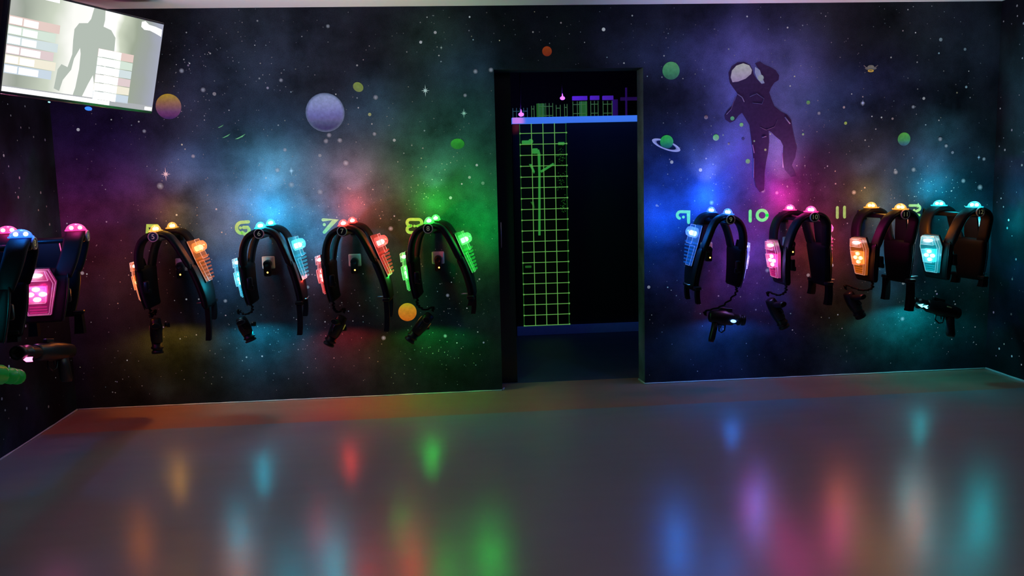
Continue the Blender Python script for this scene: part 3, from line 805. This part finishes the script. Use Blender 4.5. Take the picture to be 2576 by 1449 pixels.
    for v, wend in straps:
        mb = MB(xf)
        x0 = pb.q[-1].x - .006
        rg = []
        wdt = .026
        for k in range(9):
            t = k / 8; w = -.49 + (wend * -1 + .49) * t
            x = x0 + .010 * math.sin(t * 2.3) - .012 * t
            ww = wdt * (.82 + .3 * t)
            rg.append([Vector((x + dx, -(v + dv), w)) for dx, dv in ((-.016, -ww), (.016, -ww * .6), (.018, ww), (-.014, ww * .7))])
        mb.rings(rg, smooth=False)
        sp_ = mb.build('belt_strap', M['web'], root)
        mb = MB(xf); mb.box((x0 + .002, -v, -.497), (.044, .060, .022), bev=.006); mb.build('strap_slider', M['plastic'], sp_)
    mb = MB(xf)
    mb.tube([Vector((.17, -.30, -.49)), Vector((.235, -.31, -.485)), Vector((.232, -.20, -.485))], .004, 6)
    mb.build('strap_ring', M['chrome'], bp_)
    # --- coiled lead to the gun
    if cable_to is not None:
        mat_inv = (Matrix.Translation(Vector(loc)) @ Matrix.Rotation(rz, 4, 'Z')).inverted()
        e_ = mat_inv @ cable_to; a0 = xf(Vector((-.11, -.33, -.50)))
        mid = (a0 + e_) / 2 + Vector((0, -.03, -.03))
        P = spline([a0, a0 + Vector((0, 0, -.05)), mid, e_ + Vector((0, 0, .03)), e_], 14)
        mb = MB()
        Q = []
        n = len(P)
        for i, p in enumerate(P):
            am = .007 * min(1, i / 6, (n - 1 - i) / 6)
            Q.append(p + Vector((am * math.cos(i * 1.15), am * math.sin(i * 1.15), 0)))
        mb.tube(Q, .006, 6); mb.build('coiled_lead', M['web'], root)
    return root

P_DOME, P_BEAM, P_PACK, P_BULB_W, P_WHITE_LED = 1.9, 9.0, 1.5, 3.2, .25
GAIN = {'blue': 1.6, 'red': 1.1, 'amber': .8, 'orange': .7, 'pink': .75}
DOME_GAIN = {'blue': 1.5, 'red': 1.0, 'amber': .6, 'cyan': .8, 'azure': .8, 'green': .8}

# ------------------------------------------------------------------ laser guns
def make_gun(a, b, up, key, label, stripe=None, lamp=None, body=None, spot=True, arrow=False, shape='pistol', under=None, udx=0.0, ut=.5, power=1.0):
    """a = grip end, b = muzzle end (world points)"""
    a, b = Vector(a), Vector(b); L = (b - a).length
    t = (b - a).normalized(); up = Vector(up); up = (up - t * up.dot(t)).normalized(); sd = t.cross(up)
    root = empty('laser_gun', tuple(a)); tag(root, label, 'gun', 'laser guns below the vests')
    R = Matrix((t, up, sd)).transposed()
    def G(x, y, z): return R @ Vector((x * L, y * GS, z * GS))
    bm_ = body or M['plastic']; GS = 1.45
    mb = MB()
    sec = lambda x, h, w, dy=0: [G(x, dy + h * math.cos(q) * (1 if abs(math.cos(q)) < .8 else .93), w * math.sin(q)) for q in [2 * PI * (k + .5) / 12 for k in range(12)]]
    mb.rings([sec(0, .016, .014), sec(.03, .028, .022), sec(.22, .036, .026), sec(.45, .040, .028), sec(.52, .034, .027), sec(.66, .034, .025), sec(.70, .028, .022)])
    bd = mb.build('gun_body', bm_, root)
    mb = MB()
    cyl = lambda x, r: [G(x, r * math.cos(q), r * math.sin(q)) for q in [2 * PI * k / 14 for k in range(14)]]
    mb.rings([cyl(.66, .024), cyl(.80, .022), cyl(.82, .027), cyl(.86, .027), cyl(.88, .021), cyl(.93, .021), cyl(.94, .026), cyl(1.0, .025), cyl(1.0, .016), cyl(.95, .014)])
    mb.build('barrel', bm_, root)
    mb = MB()
    gs = lambda x, y, h, w: [G(x + h * math.cos(q), y, w * math.sin(q)) for q in [2 * PI * k / 12 for k in range(12)]]
    mb.rings([gs(.20, -.020, .09, .016), gs(.17, -.06, .085, .018), gs(.13, -.105, .09, .018), gs(.12, -.118, .07, .014)])
    mb.build('grip', bm_, root)
    mb = MB(); mb.tube([G(.30, -.03, 0), G(.32, -.062, 0), G(.39, -.07, 0), G(.47, -.058, 0), G(.48, -.03, 0)], .005, 6); mb.tube([G(.37, -.03, 0), G(.355, -.05, 0)], .004, 6)
    mb.build('trigger_guard', bm_, root)
    mb = MB(); mb.box(G(.46, .040, 0), (.09, .022, .022), 0, R, .004); mb.build('sight_rail', bm_, root)
    if stripe is not None:
        for s_ in (-1, 1):
            mb = MB(); mb.box(G(.30, .012, .0265 * s_), (.036, .009, .004), 0, R, .0015); mb.build('stripe', stripe, bd)
    k = led_mats(key, *COLS[key])
    if lamp is not None:
        lp = R.transposed() @ (Vector(lamp) - a)
        mb = MB()
        def lp3(dx, dy, dz=0): return R @ (lp + Vector((dx, dy, dz)))
        if arrow:
            for o_ in (0, .036):
                for z0 in (0,):
                    f = [lp3(o_ - .012, .012, -.004), lp3(o_ + .02, 0, -.004), lp3(o_ - .012, -.012, -.004), lp3(o_ - .004, 0, -.004)]
                    g_ = [lp3(o_ - .012, .012, .012), lp3(o_ + .02, 0, .012), lp3(o_ - .012, -.012, .012), lp3(o_ - .004, 0, .012)]
                    mb.rings([f, g_], smooth=False)
        else:
            mb.ball(R @ lp, (.020, .011, .011), 12, 8, axes=R)
        mb.build('signal_lamp', k['signal'], root, label='%s signal lamp' % key)
    if spot:
        q0 = a + ((Vector(under) - a) if under is not None else G(ut, 0, 0)) + Vector((udx, .048, -.006))
        mb = MB(); mb.rings([[q0 + Vector((r_ * math.cos(q), r_ * math.sin(q), z)) - a for q in [2 * PI * k_ / 12 for k_ in range(12)]] for z, r_ in ((.022, .008), (.020, .017), (-.006, .018), (-.006, .015), (.002, .014))])
        cup = mb.build('lamp_cup', bm_, root)
        mb = MB(); mb.rings([[q0 + Vector((.0135 * math.cos(q), .0135 * math.sin(q), z)) - a for q in [2 * PI * k_ / 12 for k_ in range(12)]] for z in (-.002, .001)], smooth=False); mb.build('under_lamp', glow('under_' + key, COLS[key][0], 70.0), cup, label='%s lamp facing down' % key)
        light('gun_light', 'SPOT', q0 - a + Vector((0, 0, -.010)), COLS[key][0], P_GUN * GAIN.get(key, 1) * power, root, .013, (0, .15, -1), math.radians(165), .35)
    return root
P_GUN = 4.2
P_FILL = 6.0
M['yellow'] = pbr('yellow_stripe', (0.75, 0.7, 0.1), .5, noise=.05, emit=(0.6, 0.6, 0.08), estr=.25)
M['orange'] = pbr('orange_stripe', (0.7, 0.3, 0.06), .5, noise=.05, emit=(0.6, 0.25, 0.05), estr=.2)
M['tan'] = pbr('tan_stripe', (0.5, 0.42, 0.2), .5, noise=.05)
M['greenlit_gun'] = pbr('greenlit_plastic', (0.01, 0.28, 0.03), .3, noise=.2, emit=(0.0, .35, .03), estr=.10)  # green light from the neighbouring lamps put into the gun's colour and emission

GY = -.27
def gp(x, y, Y=GY): return at_y(x, y, Y)
guns = {}
VX = {5: -1.988, 6: -1.363, 7: -.828, 8: -.276, 9: 1.580, 10: 2.132, 11: 2.705, 12: 3.190}
VZ = 1.222
GUNS = [  # number, grip end px, muzzle px, key, stripe, lamp px, arrow
    (5, (391, 800), (397, 888), 'amber', M['tan'], None, False, 'black laser gun hanging straight down below vest 5'),
    (6, (604, 798), (632, 858), 'cyan', None, None, False, 'black laser gun tilted right below vest 6'),
    (7, (862, 795), (826, 868), 'red', M['yellow'], None, False, 'black laser gun with a yellow stripe below vest 7'),
    (8, (1084, 790), (1029, 858), 'green', M['orange'], None, False, 'black laser gun with an orange stripe below vest 8'),
    (9, (1783, 795), (1872, 806), 'blue', None, (1845, 808), False, 'black laser gun with a blue lamp below vest 9'),
    (10, (1936, 752), (1974, 824), 'pink', None, None, False, 'black laser gun pointing down below vest 10'),
    (11, (2132, 735), (2166, 798), 'amber', None, None, False, 'black laser gun pointing down below vest 11'),
    (12, (2415, 790), (2292, 757), 'azure', M['tan'], (2330, 771), True, 'black laser gun with a teal arrow lamp below vest 12'),
]
for n, a, b, key, st, lamp, arrow, lb in GUNS:
    A, B = gp(*a), gp(*b)
    upv = (.35, 1, .3) if n in (7, 8) else ((-.3, 1, .3) if n not in (9, 12) else (0, .25, 1))
    lm = gp(*lamp, GY - .045) if lamp else None
    guns[n] = A - (B - A).normalized() * .02
    make_gun(A, B, upv, key, lb, st, lm, None, True, arrow, under={9: gp(1850, 804, GY), 12: gp(2335, 772, GY)}.get(n), udx={5: .055, 6: .050, 7: .050, 8: .050}.get(n, 0.0), ut={5: .25, 6: .35, 7: .5, 8: .55, 10: .3, 11: .3}.get(n, .5))

LABELS = {5: 'black laser tag vest with amber lamps hanging beside painted number 5', 6: 'black laser tag vest with cyan lamps hanging beside painted number 6',
          7: 'black laser tag vest with red lamps hanging beside painted number 7', 8: 'black laser tag vest with green lamps hanging beside painted number 8',
          9: 'black laser tag vest with blue lamps hanging right of painted number 9', 10: 'black laser tag vest with pink lamps hanging right of painted number 10',
          11: 'black laser tag vest with amber lamps hanging between painted numbers 11 and 12', 12: 'black laser tag vest with cyan lamps in the right corner of the back wall'}
KEYS = {5: ('amber', 'orange', 'orange'), 6: ('cyan', 'cyan', 'cyan'), 7: ('red', 'red', 'red'), 8: ('green', 'green', 'green'), 9: ('blue', 'blue', 'blue'), 10: ('pink', 'pink', 'pink'), 11: ('amber', 'orange', 'orange'), 12: ('azure', 'azure', 'azure')}
SW = {5: 1.1, 6: .8, 7: 1.1, 8: 1.15, 9: .8, 10: .45, 11: .1, 12: .3}
RZ = {7: math.radians(-4), 8: math.radians(-7), 11: math.radians(4), 12: math.radians(7)}
SQ = {9: .92}
ST = {5: ((.14, .62), (.30, .73)), 6: ((.14, .62), (.40, .70)), 7: ((.16, .64), (.38, .70)), 8: ((.16, .64), (.40, .55)), 9: ((.16, .6), (.4, .6)), 10: ((.14, .60), (.40, .64)), 11: ((.14, .66), (.42, .70)), 12: ((.14, .56), (.40, .56))}
for n in range(5, 13):
    k1, k2, k3 = KEYS[n]
    make_vest(str(n), (VX[n], 0, VZ), RZ.get(n, 0.0), k1, k2, LABELS[n], n == 9, SW[n], ST[n], SQ.get(n, 1.0), None if n == 12 else guns[n], k3)
# left wall
g4a, g4b = at_x(182, 882, -2.36), at_x(42, 888, -2.36)
make_gun(g4a, g4b, (0, 0, 1), 'pink', 'black laser gun with two pink arrow lamps below the left wall', None, at_x(78, 904, -2.32), None, True, True, power=.6)
make_vest('4', (XL, -.98, 1.262), PI / 2 + math.radians(10), 'pink', 'pink', 'black laser tag vest with pink lamps on the left wall', False, .5, ((.16, .62), (.40, .62)), 1.0, None, 'pink')
g3a, g3b = at_x(-95, 932, -2.3), at_x(46, 948, -2.3)
make_gun(g3a, g3b, (0, 0, 1), 'green', 'laser gun with green light in its colour, cut off by the left edge', None, None, M['greenlit_gun'], False, False, power=.6)
make_vest('3', (XL, -1.62, 1.268), PI / 2 + math.radians(8), 'blue', 'azure', 'black laser tag vest with blue lamps nearest on the left wall', False, .3, ((.16, .545), (.34, .545)), 1.0, None, 'blue')

# ------------------------------------------------------------------ pegs and charger docks
def peg(loc, rz, label):
    root = empty('wall_peg', loc, rz); tag(root, label, 'peg', 'vest pegs')
    mb = MB(); mb.tube([(0, -.001, -.072), (0, -.30, -.070), (0, -.488, -.0685), (0, -.498, -.0685)], [.0165, .0165, .0165, .011], 10); mb.build('peg_arm', M['plastic'], root)
    mb = MB(); mb.box((0, -.005, -.072), (.07, .01, .07), bev=.004); mb.build('peg_plate', M['plastic'], root)
for n in VX: peg((VX[n], 0, VZ), RZ.get(n, 0.0), 'black wall peg holding vest %d' % n)
peg((XL, -.98, 1.262), PI / 2 + math.radians(10), 'black wall peg holding the pink vest on the left wall')
peg((XL, -1.62, 1.268), PI / 2 + math.radians(8), 'black wall peg holding the blue vest on the left wall')
M['dockled'] = glow('dock_led', (1, .45, .08), 5.0)
DOCK = {5: (459, 665), 6: (676, 660), 7: (893, 654), 8: (1102, 648), 9: (1776, 624), 10: (1982, 610)}
for n, (px, py) in DOCK.items():
    q = at_y(px, py)
    root = empty('charger_dock', (q.x, 0, q.z)); tag(root, 'white square charger dock with black plug behind vest %d' % n, 'charger', 'charger docks')
    mb = MB(); mb.box((0, -.008, 0), (.084, .016, .084), bev=.007); mb.box((0, -.018, .0), (.072, .006, .072), bev=.003); mb.build('plate', M['white'], root)
    mb = MB()
    mb.rings([[(r * math.cos(t), y, -.006 + r * math.sin(t)) for t in [2 * PI * k / 18 for k in range(18)]] for y, r in ((-.02, .026), (-.07, .025), (-.085, .021), (-.085, .012), (-.078, .010))])
    mb.box((0, -.055, -.045), (.046, .05, .085), bev=.010)
    mb.build('plug', M['plastic'], root)
    mb = MB(); mb.ball((0.004, -.0815, -.060), .0055, 8, 6); mb.build('status_light', M['dockled'], root)

# ------------------------------------------------------------------ television
TVW = .95; TVH = TVW * 9 / 16
yaw, tilt, ro = .9669, .2424, -.0637; tc_ = Vector((-2.2352, -.6207, 2.2272))
r = Vector((math.cos(yaw), math.sin(yaw), 0)); n_ = Vector((math.sin(yaw), -math.cos(yaw), 0)); up = Vector((0, 0, math.cos(tilt))) + n_ * math.sin(tilt)
r, up = r * math.cos(ro) + up * math.sin(ro), up * math.cos(ro) - r * math.sin(ro)
nn = r.cross(up)
nn = nn if nn.dot(n_) > 0 else -nn
tv = empty('television'); tag(tv, 'flat television showing a glowing scoreboard, tilted in the top left corner', 'television')
tv.matrix_world = Matrix.Translation(tc_) @ Matrix((r, up, nn)).transposed().to_4x4()
mb = MB(); mb.box((0, -.004, -.028), (TVW + .022, TVH + .030, .045), bev=.006); mb.box((0, -.02, -.06), (TVW * .7, TVH * .6, .03), bev=.01); mb.build('housing', M['blackgloss'], tv)

def screen_material():
    m, nt, N, L, out = mat('screen_picture')
    tc = N.new('ShaderNodeTexCoord'); sx = N.new('ShaderNodeSeparateXYZ'); L.new(tc.outputs['Object'], sx.inputs[0])
    nz = N.new('ShaderNodeTexNoise'); nz.inputs['Scale'].default_value = 5; L.new(tc.outputs['Object'], nz.inputs['Vector'])
    ad = N.new('ShaderNodeMath'); ad.operation = 'MULTIPLY_ADD'; ad.inputs[1].default_value = .12; L.new(nz.outputs['Fac'], ad.inputs[0]); L.new(sx.outputs['X'], ad.inputs[2])
    mr = N.new('ShaderNodeMapRange'); mr.inputs['From Min'].default_value = -.415; mr.inputs['From Max'].default_value = .535
    L.new(ad.outputs[0], mr.inputs['Value'])
    cr = N.new('ShaderNodeValToRGB'); L.new(mr.outputs[0], cr.inputs[0])
    el = cr.color_ramp.elements
    st = [(0, (.46, .48, .44)), (.08, (.34, .38, .32)), (.26, (.62, .68, .56)), (.38, (1.0, 1.0, .95)), (.66, (1.1, 1.1, 1.05)), (.70, (.62, .68, .54)), (.80, (.34, .39, .30)), (.90, (.34, .37, .36)), (1, (.38, .40, .52))]
    el[0].position = 0; el[0].color = (*st[0][1], 1); el[1].position = 1; el[1].color = (*st[-1][1], 1)
    for p_, c in st[1:-1]:
        e = el.new(p_); e.color = (*c, 1)
    e = N.new('ShaderNodeEmission'); e.inputs['Strength'].default_value = 1.0; L.new(cr.outputs[0], e.inputs['Color']); L.new(e.outputs[0], out.inputs['Surface'])
    return m
mb = MB()
smats = [screen_material(), glow('screen_figure', (.46, .52, .46), 1.0), glow('screen_white', (1, 1, 1), 1.6), glow('screen_red', (.80, .62, .57), 1.0), glow('screen_green', (.68, .80, .70), 1.0), glow('screen_cyan', (.66, .76, .78), 1.0),
         glow('screen_rose', (.76, .62, .63), 1.0), glow('screen_cream', (.9, .85, .7), 1.0), glow('screen_blue', (.60, .70, .80), 1.0), glow('screen_grey', (.42, .44, .46), 1.0), glow('screen_line', (.35, .42, .38), 1.0)]
def sc(pts, mi, z): mb.face([mb.p((x * TVW, y * TVH, z)) for x, y in pts], mi)
sc([(-.5, -.5), (.5, -.5), (.5, .5), (-.5, .5)], 0, 0)
# silhouette: x,y in screen halves
FIG = [(.00, .50), (.075, .50), (.08, .40), (.075, .33), (.13, .31), (.165, .24), (.17, .04), (.19, -.12), (.15, -.10), (.11, -.08), (.12, -.22), (.13, -.36), (.16, -.47), (.10, -.48), (.07, -.36), (.045, -.2), (.02, -.3), (-.01, -.44), (-.02, -.47), (-.075, -.47), (-.06, -.36), (-.05, -.16), (-.052, 0), (-.06, .06), (-.09, -.06), (-.10, -.18), (-.145, -.30), (-.16, -.42), (-.195, -.40), (-.185, -.2), (-.165, -.14), (-.125, -.16), (-.105, -.02), (-.11, .12), (-.11, .24), (-.085, .31), (-.03, .33), (-.012, .38)]
sc(FIG, 1, .0006)
def bar(x0, x1, y0, y1, mi, z=.001): sc([(x0, y0), (x1, y0), (x1, y1), (x0, y1)], mi, z)
for k, mi in enumerate((3, 4, 5, 6, 7, 8)):
    y1 = .245 - k * .095; bar(-.5, -.20 - .02 * (k % 2), y1 - .088, y1, mi, .0012)
    bar(-.495, -.425, y1 - .078, y1 - .012, 2, .0016); bar(-.415, -.33 + .03 * (k in (3, 5)) , y1 - .080, y1 - .014, 2, .0016)
    y1 = .095 - k * .092; bar(.06, .31, y1 - .085, y1, (3, 4, 5, 6, 7, 8)[k], .0009); bar(.062, .22, y1 - .086, y1 - .003, 2, .0016)
    bar(.09, .19, y1 - .0875, y1 - .0835, 10, .0018)
sc([(.335, .475), (.36, .49), (.39, .46), (.44, .455), (.49, .44), (.492, .36), (.44, .385), (.40, .40), (.36, .395), (.335, .42)], 2, .0014)
sc([(-.47, .49), (-.34, .495), (-.335, .455), (-.40, .45), (-.47, .465)], 2, .0014); bar(-.32, -.22, .462, .495, 2, .0014)
bar(-.5, .5, -.5, -.44, 9, .0009); bar(-.5, .18, -.497, -.452, 2, .0014); bar(.44, .495, -.492, -.455, 2, .0014)
scr = mb.build('screen', smats, tv, recalc=False, label='bright scoreboard screen with a standing figure')
mb = MB(); mb.ball((.045, -TVH / 2 - .034, -.005), (.024, .012, .008), 12, 8); mb.build('power_light', glow('tv_blue_led', (.03, .18, 1.0), 1.6), tv, label='blue power light')
mb = MB(); mb.ball((-.20, -TVH / 2 - .026, -.003), (.008, .004, .004), 8, 6); mb.build('standby_light', glow('tv_small_led', (.3, .8, .8), 2.0), tv)
mb = MB()
inv = tv.matrix_world.inverted()
a_ = Vector((0, 0, -.07)); b_ = inv @ Vector((XL + .012, -.42, 2.27))
mb.tube([a_, a_ + Vector((0, 0, -.06)), (a_ + b_) / 2 + Vector((.04, 0, 0)), b_], .018, 8); mb.box(a_, (.2, .2, .02), bev=.004)
mb.build('wall_arm', M['plastic'], tv)

# ------------------------------------------------------------------ arena beyond the doorway
YP = 2.087
M['arenafloor'] = pbr('arena_floor', (0.06, 0.06, 0.075), .5, noise=.3, nscale=6)
mb = MB(); mb.box((.9, 3.55, -.05), (4.6, 6.7, .098)); o = mb.build('floor', M['arenafloor']); tag(o, kind='structure')
def sbox(name, c, size, m_, label=None):
    mb = MB(); mb.box(c, size); o = mb.build(name, m_); tag(o, label, kind='structure'); return o
sbox('wall_arena_left', (-.45, 3.55, 1.5), (.06, 6.7, 3.1), M['black'])
sbox('wall_arena_right', (3.2, 3.55, 1.5), (.06, 6.7, 3.1), M['black'])
sbox('wall_arena_back', (1.4, 6.9, 1.5), (4.4, .06, 3.1), M['black'])
sbox('ceiling', (1.4, 3.55, 3.0), (4.4, 6.7, .06), M['black'])
# black frame post inside the opening on the left
sbox('door_frame_left', (J1 + .07, .255, 1.1), (.115, .06, 2.2), M['blackgloss'])
mb = MB(); mb.tube([(J1 + .035, .218, .98), (J1 + .035, .214, 1.16)], .004, 6); mb.build('hinge_bar', M['chrome'], bpy.data.objects['door_frame_left'])
# partition
M['uvwhite'] = pbr('white_board', (0.72, 0.75, 0.8), .6, noise=.06, nscale=25, emit=(.05, .21, 1.0), estr=.72)
M['kick'] = pbr('bluelit_kickboard', (0.2, 0.25, 0.5), .6, noise=.2, nscale=14, emit=(.01, .03, .2), estr=.10)  # blue blacklight on the board put into its base colour and emission
pr = empty('arena_partition', (.43, YP, 0)); tag(pr, 'tall black partition with a white top rail seen through the doorway', 'partition')
def pbox(name, x0, x1, z0, z1, d0, d1, m_, parent, label=None):
    mb = MB(); mb.box(((x0 + x1) / 2 - .43, (d0 + d1) / 2, (z0 + z1) / 2), (x1 - x0, d1 - d0, z1 - z0), bev=.002); return mb.build(name, m_, parent, label=label)
pbox('top_rail', .43, 2.4, 1.950, 2.005, -.02, .06, M['uvwhite'], pr, 'white top rail glowing blue')
pbox('panel', .93, 2.4, .0, 1.949, 0, .05, M['black'], pr)
pbox('post', .43, .495, 0, 1.949, 0, .06, M['black'], pr)
pbox('kickboard', .43, 2.4, .001, .085, -.03, -.002, M['kick'], pr, 'kickboard with blue light in its colour')
def neon(name, c, e): return pbr(name, c, .6, noise=.1, emit=c, estr=e)
M['neongreen'] = neon('blacklight_green', (.20, .62, .12), .50)
M['neondim'] = neon('blacklight_green_dim', (.03, .22, .03), .35)
mb = MB()
gx = [.500, .605, .711, .817, .925]
for i, x in enumerate(gx):
    if i in (1, 2, 3): mb.tube([(x - .43, .0, .09), (x - .43, .0, 1.955)], .0034, 6)
for i in (0, 4): mb.tube([(gx[i] - .43, .02, .09), (gx[i] - .43, .02, 1.955)], .003, 6, mi=1)
for k in range(19):
    z = 1.862 - .0985 * k
    mb.tube([(gx[0] - .43, -.006, z), (gx[-1] - .43, -.006, z)], .0034, 6)
    mb.ball((gx[0] - .43, -.006, z), .008, 6, 4); mb.ball((gx[-1] - .43, -.006, z), .008, 6, 4)
mb.build('wire_mesh', [M['neongreen'], M['neondim']], pr, label='blacklight green wire mesh')
# things painted bright green behind the mesh
def neon_thing(name, label, cat, mbf, m_='neonmid'):
    mb = MB(); mbf(mb); o = mb.build(name, M[m_]); tag(o, label, cat); return o
M['neonmid'] = neon('pipe_green', (.05, .42, .07), .55)
YB = YP + .35
def ap(x, y): return at_y(x, y, YB)
def pipe(mb):
    q = [ap(1344, 382), ap(1354, 381), ap(1356, 388), ap(1357, 440), ap(1357, 500), ap(1357, 592)]
    mb.tube(q, [.02, .02, .014, .011, .011, .011], 8); mb.box(ap(1346, 380), (.05, .03, .05), bev=.006)
neon_thing('neon_pipe', 'bright green bent pipe standing behind the wire mesh', 'pipe', pipe)
def rod(mb): mb.tube([ap(1361, 432), ap(1393, 412)], .011, 8)
neon_thing('neon_rod', 'bright green slanting rod behind the wire mesh', 'rod', rod)
def block(mb): mb.box(ap(1324, 358), (.085, .03, .034), bev=.005); mb.ball(ap(1335, 356), .024, 12, 8)
neon_thing('neon_bracket', 'bright green bracket high behind the wire mesh', 'bracket', block)
def block2(mb): mb.box(ap(1412, 361), (.06, .03, .026), bev=.005)
neon_thing('neon_block', 'small green block at right behind the wire mesh', 'block', block2)
def leaf(mb):
    q = ap(1338, 421); mb.rings([[q + Vector((dx, 0, dz)) for dx, dz in ((-.025, .03), (.0, .03), (.028, -.04), (.02, -.06))], [q + Vector((dx, .02, dz)) for dx, dz in ((-.025, .03), (.0, .03), (.028, -.04), (.02, -.06))]], smooth=False)
neon_thing('neon_fin', 'bright green fin left of the bent pipe', 'fin', leaf)
def leaf2(mb):
    q = ap(1340, 513); mb.rings([[q + Vector((dx, 0, dz)) for dx, dz in ((-.02, .02), (.012, .02), (.02, -.05))], [q + Vector((dx, .02, dz)) for dx, dz in ((-.02, .02), (.012, .02), (.02, -.05))]], smooth=False)
neon_thing('neon_fin', 'dim green fin low left of the bent pipe', 'fin', leaf2, 'neondim')
def tagb(mb): mb.box(at_y(1329, 671, YB + .008), (.06, .022, .02), bev=.004)
neon_thing('neon_block', 'dim green block low behind the wire mesh', 'block', tagb, 'neondim')
for k, (px, py, n) in enumerate(((1411, 395, 46), (1411, 455, 40), (1418, 515, 40))):
    mb = MB()
    for j in range(n):
        q = at_y(random.gauss(px, 5), random.gauss(py, 11), YB + .014); mb.ball(q, random.uniform(.0025, .005), 5, 3)
    o = mb.build('neon_splatter', M['neondim']); tag(o, 'dim green paint splatter behind the wire mesh', 'splatter', 'green paint splatters', 'stuff')
sbox('wall_arena_divider', (.75, YB + .042, 1.0), (.9, .05, 2.0), M['black'])

# far mesh panels above the rail
YF = 5.0
def far_panel(x0, x1, ytop, ybot, nx, nz, label, rail=False, col='neonfar', solid=None):
    A = at_y(x0, ytop, YF); B = at_y(x1, ybot, YF)
    root = empty('mesh_panel', (A.x, YF, 0)); tag(root, label, 'panel', 'far wire mesh panels')
    mb = MB(); w = B.x - A.x
    for i in range(nx + 1): mb.tube([(w * i / nx, 0, 0), (w * i / nx, 0, A.z)], .0042, 5)
    for j in range(nz): mb.tube([(0, -.008, A.z - .11 * j - .04), (w, -.008, A.z - .11 * j - .04)], .0042, 5)
    mb.build('wire_mesh', M[col], root)
    if solid: 
        mb = MB(); mb.box((w * solid, .03, (A.z) / 2), (.10, .03, A.z), bev=.005); mb.build('green_board', M['neondim'], root)
    if rail:
        mb = MB(); mb.box((w / 2, -.02, A.z + .035), (w + .02, .05, .05), bev=.004); mb.build('top_rail', M['uvrail'], root, label='violet top rail')
M['neonfar'] = neon('far_green', (.09, .30, .09), .35)
M['neonblue'] = neon('far_blue_green', (.05, .16, .22), .35)
M['uvrail'] = pbr('violet_rail', (.3, .15, .7), .6, noise=.1, emit=(.10, .025, .6), estr=.42)
M['uvpost'] = pbr('violet_post', (.12, .05, .3), .6, noise=.1, emit=(.05, .012, .2), estr=.22)
far_panel(1441, 1475, 255, 300, 3, 11, 'far green mesh panel under the wide violet rail', True, solid=.8)
far_panel(1486, 1505, 254, 300, 2, 11, 'narrow far green mesh panel under the violet rail', True)
far_panel(1517, 1540, 254, 300, 2, 11, 'far green mesh panel under the short violet rail', True)
far_panel(1355, 1391, 260, 300, 4, 11, 'far green mesh panel beside a green board', False, solid=.15)
far_panel(1399, 1410, 264, 300, 1, 11, 'very narrow far green mesh panel left of a violet lamp', False)
far_panel(1420, 1427, 262, 300, 1, 11, 'very narrow far green mesh panel under a violet lamp', False)
far_panel(1337, 1344, 266, 300, 1, 11, 'narrow dim far mesh panel', False)
far_panel(1290, 1327, 272, 300, 4, 11, 'far bluish mesh panel behind the low violet lamp', False, 'neonblue')
for (x, y0), lb, kx in (((1576, 220), 'thin violet post beyond the doorway', .022), ((1548, 250), 'dim violet post beyond the doorway', .06)):
    A = at_y(x, y0, YF); mb = MB(); mb.box((0, 0, (A.z) / 2), (kx, kx, A.z), bev=.003); o = mb.build('arena_post', M['uvpost']); o.location = (A.x, YF + .02, 0); tag(o, lb, 'post')
A = at_y(1562, 249, YF + .3); mb = MB(); mb.box((.42, 0, 0), (.85, .04, .04)); o = mb.build('cross_rail', M['uvpost']); o.location = (A.x, YF + .3, A.z); tag(o, 'dim violet cross rail beyond the doorway', 'rail')
for (px, py, Y), lb, pw_ in (((1415, 247, 4.6), 'high violet blacklight lamp beyond the doorway', 5.0), ((1311, 288, 3.6), 'low violet blacklight lamp beyond the doorway', 2.5)):
    A = at_y(px, py, Y); root = empty('blacklight_lamp', A); tag(root, lb, 'lamp', 'blacklight lamps')
    mb = MB(); mb.ball((0, 0, 0), (.030, .02, .022), 12, 8); mb.tube([(0, 0, .015), (0, 0, .055)], [.010, .002], 8); mb.build('bulb', glow('uv_bulb', (.34, .07, 1.0), 4.0), root)
    mb = MB(); mb.tube([(0, .018, .012), (0, .035, .03), (0, .035, 2.965 - A.z)], .006, 6); mb.build('hanger_rod', M['black'], root)
    light('uv_light', 'POINT', (0, -.035, .035), (.22, .05, 1.0), pw_, root, .02)
# arena lamps (blue, above the corridor)
light('corridor_light', 'AREA', (1.2, 1.2, 2.9), (.05, .12, 1.0), 5.0, None, direction=(0, .35, -1), area=(1.6, .5))
light('red_arena_light', 'SPOT', (.55, 1.75, 1.975), (1, .08, .05), 3.0, None, .02, (-.35, 1, 0), math.radians(40), .7)

# ------------------------------------------------------------------ added fill light and view
rl = light('added_fill_light', 'AREA', (.4, -3.9, 2.55), (1.0, .80, .84), P_FILL, None, direction=(0, 0, -1), area=(5.0, 2.4)); rl.data.spread = math.radians(110)  # unseen area lamp added as ambient fill on the floor
w = bpy.data.worlds.new('world'); S.world = w; w.use_nodes = True
w.node_tree.nodes['Background'].inputs['Color'].default_value = (.02, .022, .03, 1); w.node_tree.nodes['Background'].inputs['Strength'].default_value = .2
S.view_settings.view_transform = 'Standard'; S.view_settings.look = 'None'; S.view_settings.gamma = 1.0; S.view_settings.exposure = 0.0
S.view_settings.use_curve_mapping = False
cy = S.cycles
cy.use_denoising = True; cy.max_bounces = 8; cy.diffuse_bounces = 3; cy.glossy_bounces = 3; cy.transparent_max_bounces = 24; cy.sample_clamp_indirect = 4.0
cy.caustics_reflective = False; cy.caustics_refractive = False
